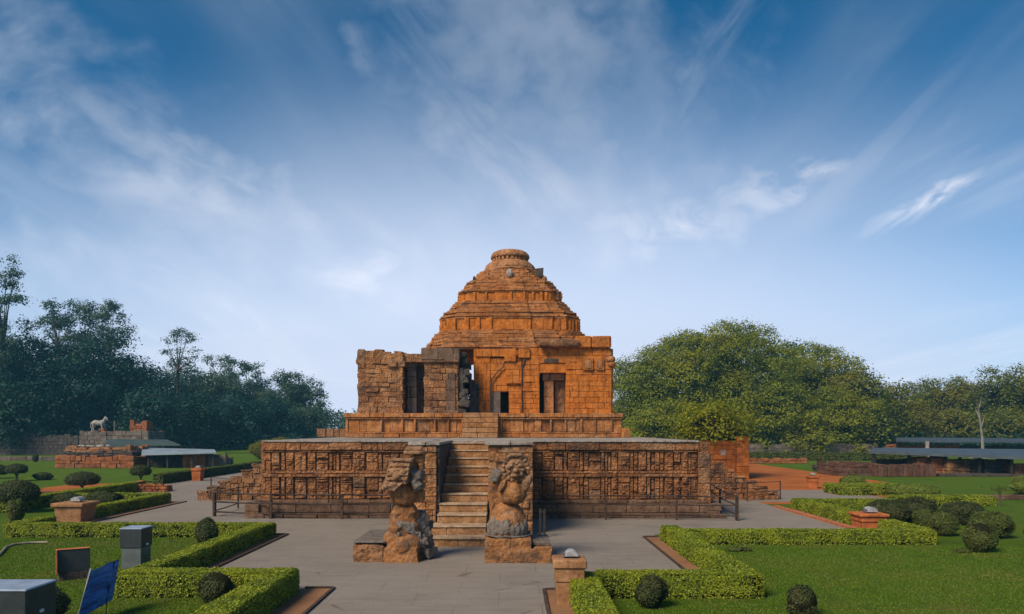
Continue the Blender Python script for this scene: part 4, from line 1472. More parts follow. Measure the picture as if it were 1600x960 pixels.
b.box(gx(780), gx(822), YG + 0.25, YG + 0.85, hz_ + 0.45, hz_ + 0.51, 0.02)
b.build('crowning_slab', HEADST, g, bevel=0.015)
b = MB(147)
b.blob((gx(822), YG + 0.3, 2.24), (0.13, 0.18, 0.2), 2)
b.blob((gx(827), YG + 0.22, 2.38), (0.10, 0.12, 0.14), 2)
weather(b.build('paw', HEADST, g), 0.024, [('CLOUDS', 0.12, 0.05), ('STUCCI', 0.05, 0.02)])
b = MB(149)
b.blob((gx(785), YG + 0.3, 2.2), (0.10, 0.14, 0.22), 2, rot=(0, 0.5, 0))
weather(b.build('paw', STATUE, g), 0.024, [('CLOUDS', 0.12, 0.05)])
b = MB(148)
b.box(gx(767), gx(782), YG + 0.75, YG + 1.3, 2.2, 2.62, 0.09, rz=0.3)
weather(b.build('mane', GREYROCK, g), 0.03, [('CLOUDS', 0.2, 0.12), ('STUCCI', 0.07, 0.03)])
b = MB(248)
b.box(gx(764), gx(784), YG + 0.9, YG + 1.5, 0.75, 2.25, 0.05, taper=0.1)
weather(b.build('back_pillar', STATUE, g), 0.03, [('CLOUDS', 0.3, 0.12), ('STUCCI', 0.08, 0.03)])

# ================================================================== iron railings
def railing(label, pts, h, rails, post_at=None, r=0.035, m_=None, lean=0.0):
    x0, y0 = pts[0]
    root = empty('railing', (x0, y0, 0), label, 'railing', 'iron railings round the platform')
    for (x, y) in (post_at or pts):
        b = MB()
        b.box(x - r, x + r, y - r, y + r, -0.02, h + 0.02, 0.004)
        b.build('post', m_ or RUST, root, bevel=0.006)
    for zr in rails:
        for a_, c_ in zip(pts, pts[1:]):
            b = MB()
            b.tube([(a_[0], a_[1], zr), ((a_[0] + c_[0]) / 2, (a_[1] + c_[1]) / 2, zr - 0.012), (c_[0], c_[1], zr)], r * 0.75, 7)
            b.build('rail', m_ or RUST, root, smooth=True)
    return root


railing('long rusty railing in front of the carved wall left of the stairs', [(-13.2, 32.6), (-10.4, 31.75), (-7.3, 31.6), (-4.4, 31.5)], 1.08, (0.22, 0.66, 1.06), r=0.05)
railing('short rusty railing returning along the platform corner to broken side steps, left end', [(-13.2, 32.75), (-13.4, 36.0), (-12.4, 37.5)], 1.05, (0.25, 1.03))
railing('thin railing by the broken steps on the left flank', [(-18.2, 44.5), (-16.2, 42.6), (-14.6, 40.0)], 1.0, (0.5, 0.98), r=0.03)
railing('small dark railing just left of the lion statue with broken flank', [(-4.45, 27.6), (-4.1, 25.6)], 1.05, (0.3, 1.02), r=0.045, m_=IRON)
railing('lone dark railing post pair right of the stair block', [(1.02, 26.6), (1.16, 26.3)], 0.98, (0.9,), r=0.045, m_=IRON)
railing('long rusty railing in front of the carved wall right of the stairs', [(1.2, 31.5), (4.0, 31.4), (7.0, 31.3), (9.5, 31.0)], 1.05, (0.22, 0.66, 1.03), r=0.04)
railing('leaning rusty railing returning along the right platform corner', [(9.5, 31.15), (9.75, 34.5), (10.4, 38.6)], 1.05, (0.25, 0.66, 1.03), r=0.04)
railing('thin railing in front of the steps on the right flank', [(10.4, 38.8), (12.6, 39.4), (14.8, 40.6)], 1.02, (0.5, 1.0), r=0.03)
railing('thin far railing between the lawn and the left flank of the platform', [(-27.2, 70), (-22, 70.3), (-17, 70.6)], 1.7, (1.65,), r=0.045, m_=IRON)

# ================================================================== hedges
HG = hedge
HG(-9.1, -5.05, 16.8, 17.5, 0.56, 'hedge along the front of the near left lawn, beside the blue sign', 0.055)
HG(-5.75, -5.05, 9.0, 16.78, 0.56, 'nearest left hedge running toward the viewer beside the tan soil bed', 0.055)
HG(-9.15, -8.6, 17.52, 26.2, 0.52, 'hedge running back from the blue sign beside the long soil strip', 0.06)
HG(-18.1, -8.6, 26.22, 26.9, 0.46, 'straight hedge behind the tall grey cabinet on the left lawn', 0.065)
HG(-18.65, -18.05, 26.92, 29.2, 0.42, 'short low hedge end between the big tan lamp pedestal and the straight hedge', 0.07)
HG(-18.65, -18.05, 31.6, 38.4, 0.5, 'hedge running back beside the big terracotta lamp pedestal on the left', 0.075)
HG(-23.6, -18.1, 38.42, 39.1, 0.5, 'far hedge closing the second left lawn behind dark clipped mounds', 0.085)
HG(-23.9, -23.2, 34.0, 46.5, 0.6, 'outer left hedge beside the red earth path', 0.085)
HG(-25.4, -24.7, 52.0, 74.0, 0.7, 'distant dark hedge along the paved path by the small orange pedestal', 0.13, 2.6, L_OLIVE)
HG(1.95, 5.75, 16.7, 17.35, 0.55, 'hedge along the front of the near right lawn behind two dark round shrubs', 0.055)
HG(1.28, 1.93, 9.0, 16.9, 0.58, 'nearest right hedge running toward the viewer beside the orange pedestal', 0.055)
HG(5.15, 5.78, 17.37, 25.6, 0.52, 'right hedge running back from the front lawn beside the soil strip', 0.06)
HG(5.8, 14.2, 24.55, 25.2, 0.46, 'long straight hedge behind the bright right lawn', 0.062)
HG(13.75, 14.4, 25.22, 27.7, 0.46, 'short hedge end to the right of the orange lamp pedestal', 0.065)
HG(13.6, 14.3, 29.2, 36.0, 0.5, 'hedge running back from the orange lamp pedestal along the red kerb', 0.075)
HG(14.32, 18.6, 35.4, 36.0, 0.48, 'far cross hedge in front of the dark right shrubs', 0.08)
HG(19.2, 23.4, 43.0, 45.4, 0.55, 'wide low bright hedge bed beside the small far orange pillar', 0.10, 3, None, rough=2.5)
HG(19.5, 24.5, 37.2, 38.4, 0.45, 'low trimmed bright hedge behind the dark right shrubs', 0.09, 3, None, rough=1.8)
HG(26.0, 52.0, 92.0, 94.0, 1.0, 'very distant dark hedge in front of the grey stone wall', 0.2, 2.5, L_OLIVE)

# ================================================================== shrubs
SG = 'clipped shrubs on the lawns'
shrub(-6.55, 16.35, 0.42, 0.36, 0.72, 'dark clipped shrub in front of the near left hedge', 0.05, group=SG)
shrub(-10.3, 24.9, 0.40, 0.40, 0.88, 'dark pointed shrub beside the straight hedge behind the cabinet', 0.05, group=SG, zc=0.42)
shrub(-9.3, 14.6, 0.46, 0.42, 0.75, 'dark shrub standing behind the low dark cabinet', 0.055, group=SG)
shrub(-20.2, 36.6, 0.95, 0.8, 0.85, 'larger dark clipped mound inside the second left lawn', 0.075, group=SG)
shrub(-21.9, 36.2, 0.7, 0.7, 0.75, 'smaller dark clipped mound beside the outer left hedge', 0.075, group=SG)
shrub(-20.9, 31.0, 0.35, 0.35, 1.0, 'narrow young shrub beside the long straight left hedge end', 0.08, mat_=L_OLIVE, group=SG, lump=0.2)
shrub(-36.0, 56.5, 0.75, 0.75, 0.6, 'low dark mound on the lawn before the orange ruin wall', 0.1, group=SG)
shrub(5.95, 15.1, 0.36, 0.36, 0.66, 'round dark flowering shrub alone on the near right lawn', 0.05, group=SG)
shrub(3.02, 15.9, 0.37, 0.34, 0.72, 'dark shrub standing against the near right front hedge', 0.05, group=SG)
shrub(14.75, 23.2, 0.50, 0.46, 1.0, 'upright olive round shrub at the right lawn edge', 0.06, mat_=L_OLIVE, group=SG, lump=0.16)
for (x, y, rx, h, lb) in ((15.6, 30.6, 0.95, 0.95, 'big dark mound shrub just behind the orange lamp pedestal'),
                          (17.0, 31.2, 1.0, 1.0, 'broad dark shrub second from the orange lamp pedestal'),
                          (18.3, 30.0, 0.9, 0.95, 'dark shrub in the middle of the right shrub bank'),
                          (16.4, 28.6, 0.8, 0.8, 'low olive shrub in front of the dark shrub bank'),
                          (15.6, 26.8, 0.6, 0.85, 'olive shrub behind the upright round shrub'),
                          (17.1, 26.3, 0.75, 0.95, 'loose brown-green shrub right of the dark bank'),
                          (18.0, 24.9, 0.6, 0.75, 'dark low shrub right of the upright round shrub'),
                          (19.0, 25.4, 0.55, 0.7, 'dark low shrub near the right picture edge'),
                          (20.4, 27.6, 0.55, 0.95, 'darkest round shrub at the right picture edge')):
    shrub(x, y, rx, rx * 0.9, h, lb, 0.07, mat_=L_OLIVE if 'olive' in lb or 'brown' in lb else L_DARK, group=SG, lump=0.16)
shrub(23.0, 42.2, 1.35, 1.2, 0.75, 'yellow-green dome shrub on the far right lawn', 0.10, mat_=L_LIME, group=SG, lump=0.06)
shrub(22.0, 47.5, 0.8, 0.8, 0.95, 'small bright shrub at the end of the wide hedge bed', 0.10, mat_=L_LIME, group=SG)
shrub(31.0, 43.5, 1.5, 1.2, 0.9, 'pale green spreading shrub at the far right lawn edge', 0.10, mat_=L_LIME, group=SG, lump=0.25)
shrub(33.0, 46.0, 1.7, 1.3, 1.15, 'taller pale green shrub behind the spreading one', 0.10, mat_=L_LIME, group=SG, lump=0.25)
shrub(14.1, 23.05, 0.28, 0.14, 0.12, 'tuft of dry weeds on the lawn beside the upright round shrub', 0.05, mat_=L_OLIVE, group=SG)
shrub(7.2, 23.3, 0.40, 0.2, 0.14, 'flat weedy patch at the foot of the long right hedge', 0.06, mat_=L_OLIVE, group=SG)
shrub(-57.0, 88.0, 0.35, 0.35, 1.1, 'lone dark sapling on the distant left lawn', 0.12, group=SG)
for i, (px, w_) in enumerate(((414, 2.2), (438, 2.4), (468, 1.6))):
    shrub(X(px, 96), 96, w_, 1.4, 2.6 + 0.3 * (i == 1), ('square pale green bush beyond the left end of the platform', 'round pale green bush beyond the left end of the platform', 'low pale bush beside the parapet end')[i], 0.16, mat_=L_TREE2, group=SG)


# umbrella-clipped little trees
def topiary(px, py, crown_w, crown_h, label, leaf=0.08, point=0.0):
    x, y = G(px, py)
    s_ = y / F
    root = empty('topiary_tree', (x, y, 0), label, 'topiary', 'umbrella-clipped topiary trees on the left lawn')
    rx = crown_w * s_ / 2
    zt, zb = crown_h
    z1, z0 = HC - (zt - YH) * s_, HC - (zb - YH) * s_
    z0 = max(z0, 0.15)
    shrub(x, y, rx, rx, z1 - z0, None, leaf, 3.0, L_DARK, 'crown', z0=z0, lump=0.04, parent=root, zc=0.42)
    b = MB()
    b.tube([(x, y, -0.03), (x + 0.03, y, z0 * 0.5), (x - 0.02, y, z0 + 0.12)], [0.07, 0.05, 0.05], 7)
    for a_ in (-1, 1):
        b.tube([(x - 0.01, y, z0 * 0.55), (x + a_ * rx * 0.3, y + 0.05, z0 + 0.1)], [0.04, 0.03], 6)
    b.build('trunk', BARK, root, smooth=True)


topiary(28, 801, 58, (751, 783), 'largest umbrella-clipped tree, dark flat crown at the left picture edge', 0.075)
topiary(128, 766, 48, (737, 758), 'wide low mushroom-clipped tree beside the red earth path', 0.08)
topiary(220, 754, 30, (727, 743), 'umbrella-clipped tree standing before the grey roofed ruin', 0.09)
topiary(26, 752, 30, (725, 740), 'umbrella-clipped tree behind the largest one, by the dark kerb', 0.09)
topiary(-4, 748, 30, (726, 742), 'umbrella-clipped tree cut off by the left picture edge', 0.09)
x, y = G(14, 836)
b = MB()
b.tube([(x - 0.2, y, -0.02), (x + 0.05, y, 0.45), (x + 0.18, y, 0.85)], [0.03, 0.025, 0.015], 6)
b.tube([(x + 0.1, y, 0.6), (x - 0.15, y, 0.8)], [0.015, 0.01], 5)
tag(b.build('stake', BARK), 'thin leaning wooden stake at the end of the straight left hedge', 'stake')

# ================================================================== lamp pedestals
def pedestal(px, py, w_, h, label, body=PLANTER, style=0):
    x, y = G(px, py)
    root = empty('lamp_pedestal', (x, y + w_ / 2, 0), label, 'lamp pedestal', 'plastered pedestals with floodlights')
    cy = y + w_ / 2
    b = MB(int(px))
    k = w_ / 2
    if style == 0:
        b.prism([(x - k * .84, cy - k * .84), (x + k * .84, cy - k * .84), (x + k * .84, cy + k * .84), (x - k * .84, cy + k * .84)], -0.02,
                [(x - k * .96, cy - k * .96), (x + k * .96, cy - k * .96), (x + k * .96, cy + k * .96), (x - k * .96, cy + k * .96)], h * 0.8)
    else:
        b.box(x - k * .9, x + k * .9, cy - k * .9, cy + k * .9, -0.02, h * 0.5, 0.006)
        b.box(x - k * .98, x + k * .98, cy - k * .98, cy + k * .98, h * 0.5, h * 0.8, 0.006)
    b.build('body', body, root, bevel=0.02)
    b = MB(int(px) + 1)
    b.box(x - k * 1.12, x + k * 1.12, cy - k * 1.12, cy + k * 1.12, h * 0.805, h, 0.005)
    b.build('cap_slab', body, root, bevel=0.03)
    lx, lz = x + k * 0.15, h
    lw = min(0.2, k * 0.45)
    b = MB(int(px) + 2)
    n_ = 10
    pr = [(lw * math.cos(math.pi * i / n_), lw * 0.95 * math.sin(math.pi * i / n_) + lz + 0.04) for i in range(n_ + 1)]
    vs = [(lx + q, cy - lw, zz_) for q, zz_ in pr] + [(lx + q, cy + lw, zz_) for q, zz_ in pr]
    m2 = n_ + 1
    b.add(vs, [tuple(reversed(range(m2))), tuple(range(m2, 2 * m2))] + [(i, i + 1, m2 + i + 1, m2 + i) for i in range(n_)] + [(n_, 0, m2, 2 * m2 - 1)])
    lamp = b.build('lamp_housing', LAMPH, root, bevel=0.008)
    b = MB()
    b.box(lx - lw * 1.25, lx - lw * 0.9, cy - lw * 0.8, cy + lw * 0.8, lz + 0.02, lz + lw * 0.75)
    b.build('lamp_glass', LAMPG, lamp, bevel=0.01)
    b = MB()
    b.box(lx - lw * 0.6, lx + lw * 0.6, cy - 0.04, cy + 0.04, lz - 0.002, lz + 0.045)
    b.build('bracket', IRON, root)
    return root


pedestal(105, 817, 1.2, 0.8, 'large tan flared lamp pedestal beside the straight left hedge', TANPL)
pedestal(1367, 829, 1.0, 0.62, 'wide orange lamp pedestal in a gap of the right hedge', PLANTER, 1)
pedestal(891, 947, 0.66, 1.0, 'nearest tan lamp pedestal at the start of the near right hedge', TANPL, 1)
pedestal(306, 752, 0.72, 0.95, 'small far orange lamp pedestal at the end of the distant left hedge')
pedestal(1272, 764, 0.62, 0.85, 'small far orange lamp pedestal by the red court', PLANTER, 1)

# low brick planter
x, y = G(206, 769)
b = MB(150)
b.courses((x, y), (x + 2.2, y), 0, 0.45, ch=0.15, bl=(0.2, 0.4), thick=0.3, jit=0.04, zj=0.05)
b.courses((x, y + 1.2), (x, y), 0, 0.6, ch=0.15, bl=(0.2, 0.4), thick=0.3, jit=0.04, zj=0.08)
b.box(x + 0.2, x + 2.0, y + 0.2, y + 1.2, 0, 0.35, 0.05)
tag(b.build('brick_heap', RUIN, bevel=0.02), 'low heap of broken pinkish bricks at the path edge on the left', 'bricks')

# ================================================================== cabinets, boards, sign
def cabinet(x0, x1, y0, y1, h, split, label):
    root = empty('steel_cabinet', ((x0 + x1) / 2, (y0 + y1) / 2, 0), label, 'cabinet', 'steel cabinets on the left lawn')
    b = MB()
    b.box(x0 + 0.03, x1 - 0.03, y0 + 0.03, y1 - 0.03, -0.02, split)
    b.build('base', CABL, root, bevel=0.01)
    b = MB()
    b.box(x0, x1, y0, y1, split + 0.003, h - 0.04)
    body = b.build('body', CABD, root, bevel=0.012)
    b = MB()
    b.box(x0 - 0.02, x1 + 0.02, y0 - 0.02, y1 + 0.02, h - 0.038, h, taper=0.03)
    b.build('lid', CABT, root, bevel=0.012)
    b = MB()
    b.box(x1 - 0.004, x1 + 0.018, (y0 + y1) / 2 - 0.05, (y0 + y1) / 2 + 0.05, h * 0.55, h * 0.6)
    b.build('handle', WHITE, body)
    b = MB()
    b.box((x0 + x1) / 2 - 0.004, (x0 + x1) / 2 + 0.004, y0 - 0.004, y0 + 0.01, split + 0.05, h - 0.08)
    b.build('door_seam', IRON, body)
    return root


cabinet(-10.82, -10.22, 20.3, 20.92, 1.13, 0.58, 'tall dark grey cabinet with pale lid behind the blue sign')
cabinet(-9.6, -8.36, 12.65, 13.5, 1.10, 0.42, 'low dark cabinet with pale blue lid at the bottom left corner')

# thick board with orange edge
x, y = -11.25, 18.9
rt = empty('notice_board', (x, y, 0), 'small thick dark board with an orange edge beside the blue sign', 'board', rz=R(32))
b = MB()
b.box(x - 0.36, x + 0.36, y - 0.05, y + 0.05, 0.20, 0.78)
bo = b.build('panel', CABD, rt, bevel=0.008)
b = MB()
b.box(x - 0.395, x - 0.362, y - 0.16, y + 0.10, 0.19, 0.80)
b.box(x - 0.36, x + 0.36, y - 0.07, y + 0.07, 0.782, 0.805)
b.build('frame', WOODT, rt, bevel=0.006)
b = MB()
b.box(x - 0.34, x + 0.34, y - 0.06, y + 0.06, -0.02, 0.198)
b.build('foot', DARKST, rt, bevel=0.01)

# blue sign on two thin legs, leaning
BLs, BRs = Vector((X(121, 14.3), 14.3, 0.18)), Vector((X(176, 15.5), 15.5, 0.26))
TLs, TRs = Vector((X(140, 14.6), 14.6, Z(893, 14.6))), Vector((X(186, 15.9), 15.9, Z(874, 15.9)))
sg = empty('sign_board', ((BLs.x + BRs.x) / 2, (BLs.y + BRs.y) / 2, 0), 'crumpled blue cloth sign leaning on two thin poles beside the near left hedge', 'sign')
n_ = 14
b = MB(7)
nrm = (BRs - BLs).cross(TLs - BLs).normalized()
grid = []
for j in range(n_ + 1):
    for i in range(n_ + 1):
        u, v = i / n_, j / n_
        p = (BLs * (1 - u) + BRs * u) * (1 - v) + (TLs * (1 - u) + TRs * u) * v
        q = mnoise.noise(Vector((u * 2.2, v * 7, 1.3))) * 0.035 + mnoise.noise(Vector((u * 6, v * 11, 5.3))) * 0.015
        grid.append(p + nrm * q)
off = nrm * 0.012
V = grid + [p + off for p in grid]
NN = (n_ + 1) ** 2
Fs = []
for j in range(n_):
    for i in range(n_):
        a_ = j * (n_ + 1) + i
        Fs.append((a_, a_ + 1, a_ + n_ + 2, a_ + n_ + 1))
        Fs.append((NN + a_, NN + a_ + n_ + 1, NN + a_ + n_ + 2, NN + a_ + 1))
b.add(V, Fs)
b.build('cloth', BLUE, sg, smooth=True)
b = MB()
e = (TLs - BLs) * 0.06
b.tube([Vector((BLs.x - 0.03, BLs.y, -0.05)), BLs, TLs + e], 0.018, 7)
b.build('pole', WHITE, sg, smooth=True)
b = MB()
lg = BLs.lerp(BRs, 0.8)
b.tube([Vector((lg.x, lg.y, -0.05)), lg + Vector((0, 0.02, 0.1)), (TLs.lerp(TRs, 0.8)) + Vector((0, 0.03, 0))], 0.018, 7)
b.build('pole', IRON, sg, smooth=True)

# garden hose lying on the lawn
pts = [G(-30, 892), G(0, 868), G(10, 857), G(22, 853), G(45, 850.5), G(75, 849.5)]
b = MB()
b.tube([(x, y, 0.05) for x, y in pts], 0.035, 7)
tag(b.build('hose', HOSE, smooth=True), 'pale hose curving over the grass at the left picture edge', 'hose')

# ================================================================== far left ruins
def ruin_wall(label, x0, x1, y, h, matl=RUIN, thick=0.6, ch=0.3, name='ruin_wall', zj=0.1, depth=3.0, z0=0.0, cat='ruin', group='low ruined walls beyond the lawns', bl=(0.5, 1.2), seed=None):
    b = MB(int(abs(x0 * 7 + y)) if seed is None else seed)
    b.courses((x0, y), (x1, y), z0, z0 + h, ch=ch, bl=bl, thick=thick, jit=0.06, zj=zj)
    b.courses((x0, y + depth), (x0, y), z0, z0 + h, ch=ch, bl=bl, thick=thick, jit=0.06, zj=zj)
    b.courses((x1, y), (x1, y + depth), z0, z0 + h, ch=ch, bl=bl, thick=thick, jit=0.06, zj=zj)
    b.box(x0 + 0.2, x1 - 0.2, y + 0.2, y + depth, z0, z0 + h - 0.12, 0.02)
    o = b.build(name, matl, bevel=0.03)
    return tag(o, label, cat, group)


D1 = 74.0
ruin_wall('orange lower ruin terrace wall on the left lawn', X(86, D1), X(209, D1), D1, Z(713, D1), RUIN, ch=0.36, depth=6, bl=(0.4, 1.0))
ruin_wall('thin dark middle course of the left ruin terrace', X(97, D1 + 1.5), X(207, D1 + 1.5), D1 + 1.5, Z(706, D1 + 1.5) - 1.15, DARKST, z0=1.15, ch=0.2, depth=4)
ruin_wall('crumbling red upper course of the left ruin terrace', X(101, D1 + 3), X(204, D1 + 3), D1 + 3, Z(699, D1 + 3) - 1.5, PORCH, z0=1.5, ch=0.25, depth=4, zj=0.25)
ruin_wall('patch of orange ruin masonry under the pale sheet roof', X(282, D1), X(318, D1), D1 + 0.5, Z(711, D1), RUIN, depth=2)
ruin_wall('grey broken masonry at the right end of the pale sheet roof', X(319, D1), X(348, D1), D1 + 0.8, Z(714, D1), GREYWALL, depth=2, zj=0.4)
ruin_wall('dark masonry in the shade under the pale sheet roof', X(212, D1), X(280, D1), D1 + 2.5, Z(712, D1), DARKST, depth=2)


def shed(label, corners, zs, th, posts, matl, name='shelter_roof', cat='shelter'):
    """sloping sheet roof (four plan corners with their own heights) on posts"""
    cx = sum(c[0] for c in corners) / 4
    cy = sum(c[1] for c in corners) / 4
    root = empty('shelter', (cx, cy, 0), label, cat, 'open sheet-roofed shelters over the ruins')
    b = MB()
    vs = [(c[0], c[1], z) for c, z in zip(corners, zs)] + [(c[0], c[1], z + th) for c, z in zip(corners, zs)]
    b.add(vs, [(0, 3, 2, 1), (4, 5, 6, 7), (0, 1, 5, 4), (1, 2, 6, 5), (2, 3, 7, 6), (3, 0, 4, 7)])
    b.build('roof', matl, root)
    for (x, y, z, r) in posts:
        b = MB()
        b.box(x - r, x + r, y - r, y + r, -0.05, z)
        b.build('post', IRON, root)
    return root


d = 73.0
shed('pale blue sheet roof over the left ruins beside the orange terrace', [(X(221, d), d), (X(338, d), d), (X(335, d + 9), d + 9), (X(222, d + 9), d + 9)],
     [Z(712, d), Z(709, d), Z(704, d + 9) , Z(701.5, d + 9)], 0.12, [(X(px, d + 0.5), d + 0.5, Z(711, d), 0.08) for px in (232, 262, 300, 333)], ROOFP)
d = 86.0
shed('dull green low roof behind the left ruin terrace', [(X(163, d), d), (X(282, d), d), (X(262, d + 12), d + 12), (X(168, d + 12), d + 12)],
     [Z(698, d), Z(697, d), Z(689, d + 12), Z(688, d + 12)], 0.15, [(X(px, d + 1), d + 1, Z(697, d + 1), 0.1) for px in (170, 210, 250, 276)], ROOFG)
d = 104.0
ruin_wall('brown block wall below the white horse sculpture', X(124, d), X(232, d), d, Z(674, d), GREYWALL, ch=0.6, depth=5)
ruin_wall('broken taller stub of wall right of the white horse sculpture', X(203, d + 1), X(229, d + 1), d + 1, Z(661, d) - Z(674, d) + 0.1, RUIN, z0=Z(674, d) - 0.1, ch=0.4, depth=2, zj=0.5)
ruin_wall('long dark rubble wall at the left forest edge', X(-40, 112), X(122, 112), 112, Z(681, 112), DARKST, ch=0.5, depth=3, zj=0.3)
b = MB(160)
x = X(-30, 92)
while x < X(82, 92):
    b.box(x, x + 1.9, 92 - 0.2, 92 + 0.2, 0, 0.5, 0.05)
    x += 1.95
tag(b.build('low_wall', GREYWALL, bevel=0.03), 'pale low boundary wall across the far left lawn', 'low wall')
b = MB(161)
for i in range(16):
    px = b.r.uniform(95, 155)
    dd = D1 + 3.5
    s_ = b.r.uniform(0.06, 0.17)
    b.blob((X(px, dd), dd + b.r.uniform(0, 2), Z(698.5, dd) + s_ * 0.4), (s_ * 1.6, s_, s_), 1)
tag(b.build('rubble', HORSEM), 'pale broken stones scattered on top of the left ruin terrace', 'rubble', kind='stuff')

# white stone horse on the wall
hd = 105.0
hx0, hz0 = X(155, hd), Z(674.5, hd)
hr = empty('horse_statue', (hx0, hd, hz0), 'small pale stone horse sculpture on the brown far wall', 'statue')
b = MB(162)
sc_ = 1.55
B = lambda x, z, y=0: (hx0 + x * sc_, hd + y * sc_, hz0 + z * sc_)
b.tube([B(-0.55, 0.78), B(-0.3, 0.82), B(0.0, 0.76), B(0.28, 0.82), B(0.42, 0.92)], [0.2 * sc_, 0.25 * sc_, 0.22 * sc_, 0.25 * sc_, 0.17 * sc_], 12)
b.tube([B(0.36, 0.85), B(0.5, 1.08), B(0.58, 1.25)], [0.2 * sc_, 0.14 * sc_, 0.12 * sc_], 10)
b.tube([B(0.52, 1.26), B(0.68, 1.2), B(0.8, 1.06)], [0.12 * sc_, 0.10 * sc_, 0.06 * sc_], 9)
for s_ in (-1, 1):
    b.tube([B(0.56, 1.32, s_ * 0.06), B(0.57, 1.45, s_ * 0.07)], [0.035 * sc_, 0.01 * sc_], 6)
    b.tube([B(-0.52, 0.75, s_ * 0.12), B(-0.46, 0.5, s_ * 0.12), B(-0.6, 0.3, s_ * 0.12), B(-0.56, 0.0, s_ * 0.12)], [0.16 * sc_, 0.10 * sc_, 0.06 * sc_, 0.06 * sc_], 8)
    b.tube([B(0.3, 0.75, s_ * 0.12), B(0.34 + 0.12 * (s_ > 0), 0.38, s_ * 0.12), B(0.3 + 0.05 * s_, 0.0, s_ * 0.12)], [0.13 * sc_, 0.07 * sc_, 0.055 * sc_], 8)
b.tube([B(-0.62, 0.85), B(-0.78, 0.75), B(-0.8, 0.35)], [0.06 * sc_, 0.06 * sc_, 0.03 * sc_], 7)
weather(b.build('horse_body', HORSEM, hr, smooth=True), 0.05, [('CLOUDS', 0.3, 0.05)])
b = MB(163)
b.box(hx0 - 1.0, hx0 + 1.2, hd - 0.45, hd + 0.45, hz0 - 0.25, hz0 + 0.03, 0.03)
b.box(hx0 + 0.1, hx0 + 0.9, hd - 0.35, hd + 0.35, hz0 + 0.03, hz0 + 0.45, 0.06)
b.build('base', RUIN, hr, bevel=0.03)
b = MB()
b.tube([(X(179, hd), hd, Z(676, hd)), (X(179, hd), hd, Z(658, hd))], 0.12, 6)
tag(b.build('pole', GREYWALL), 'thin grey pole standing beside the white horse sculpture', 'pole')

# ================================================================== far right: pylon, court, walls, shelters
dd = 57.5
py_ = empty('ruin_pylon', (X(1138, dd), dd, 0), 'tall orange masonry stump under the big spreading tree', 'ruin')
b = MB(170)
b.box(X(1062, dd) + .2, X(1168, dd) - 0.2, dd + 0.2, dd + 5, 0, Z(690, dd))
b.courses((X(1062, dd), dd), (X(1150, dd), dd), 0, Z(689, dd), ch=0.45, bl=(0.6, 1.4), thick=0.4, jit=0.04, gap=0.008)
b.courses((X(1150, dd), dd - 0.25), (X(1169, dd), dd - 0.25), 0, Z(682, dd), ch=0.5, bl=(0.7, 1.0), thick=0.6, jit=0.04, gap=0.01)
b.courses((X(1169, dd), dd - 0.2), (X(1169, dd), dd + 5), 0, Z(684, dd), ch=0.45, bl=(0.6, 1.4), thick=0.4, jit=0.04)
b.build('masonry', REDST, py_, bevel=0.02)
b = MB(171)
b.box(X(1126, dd), X(1134, dd), dd - 0.075, dd + 0.1, Z(712, dd), Z(703, dd), 0.01)
b.build('plaque', DECKM, py_, bevel=0.01)
ruin_wall('low red masonry edge along the far side of the red court', X(1165, 84), X(1262, 84), 84, 0.55, RUIN, depth=1.0, ch=0.28)
ruin_wall('brown ruined wall with plain blocks beside the red court', X(1308, 61), X(1372, 61), 61, Z(725, 61), REDDK, depth=4, ch=0.35, zj=0.2)
ruin_wall('dark grooved stone wall under the near slate roof edge', X(1373, 60), X(1463, 60), 60, Z(727, 60), REDDK, depth=3, ch=0.9, bl=(0.25, 0.4))
ruin_wall('dark sloping wall stub left of the brown ruined wall', X(1290, 66), X(1326, 66), 66, Z(730, 66), DARKST, depth=3)
d = 117.0
ruin_wall('long grey stone boundary wall beyond the far right lawn', X(1166, d), X(1372, d), d, Z(694, d), GREYWALL, ch=0.5, depth=2, bl=(0.6, 1.6), zj=0.25)
ruin_wall('pinkish far building wall with pale window frames', X(1312, 135), X(1470, 135), 135, Z(690, 135), RUIN, ch=0.5, depth=8)
for i, px in enumerate((1326, 1362, 1374)):
    fx = X(px, 134.6)
    b = MB()
    for (a0, a1, c0, c1) in ((-0.7, -0.55, 0.3, 1.6), (0.55, 0.7, 0.3, 1.6), (-0.7, 0.7, 1.6, 1.8), (-0.55, 0.55, 0.3, 0.42)):
        b.box(fx + a0, fx + a1, 134.55, 134.85, c0, c1)
    tag(b.build('window_frame', DECKM), ('leftmost pale window frame on the pinkish far wall', 'middle pale window frame on the pinkish far wall', 'rightmost pale window frame on the pinkish far wall')[i], 'window frame', 'pale window frames on the far wall')

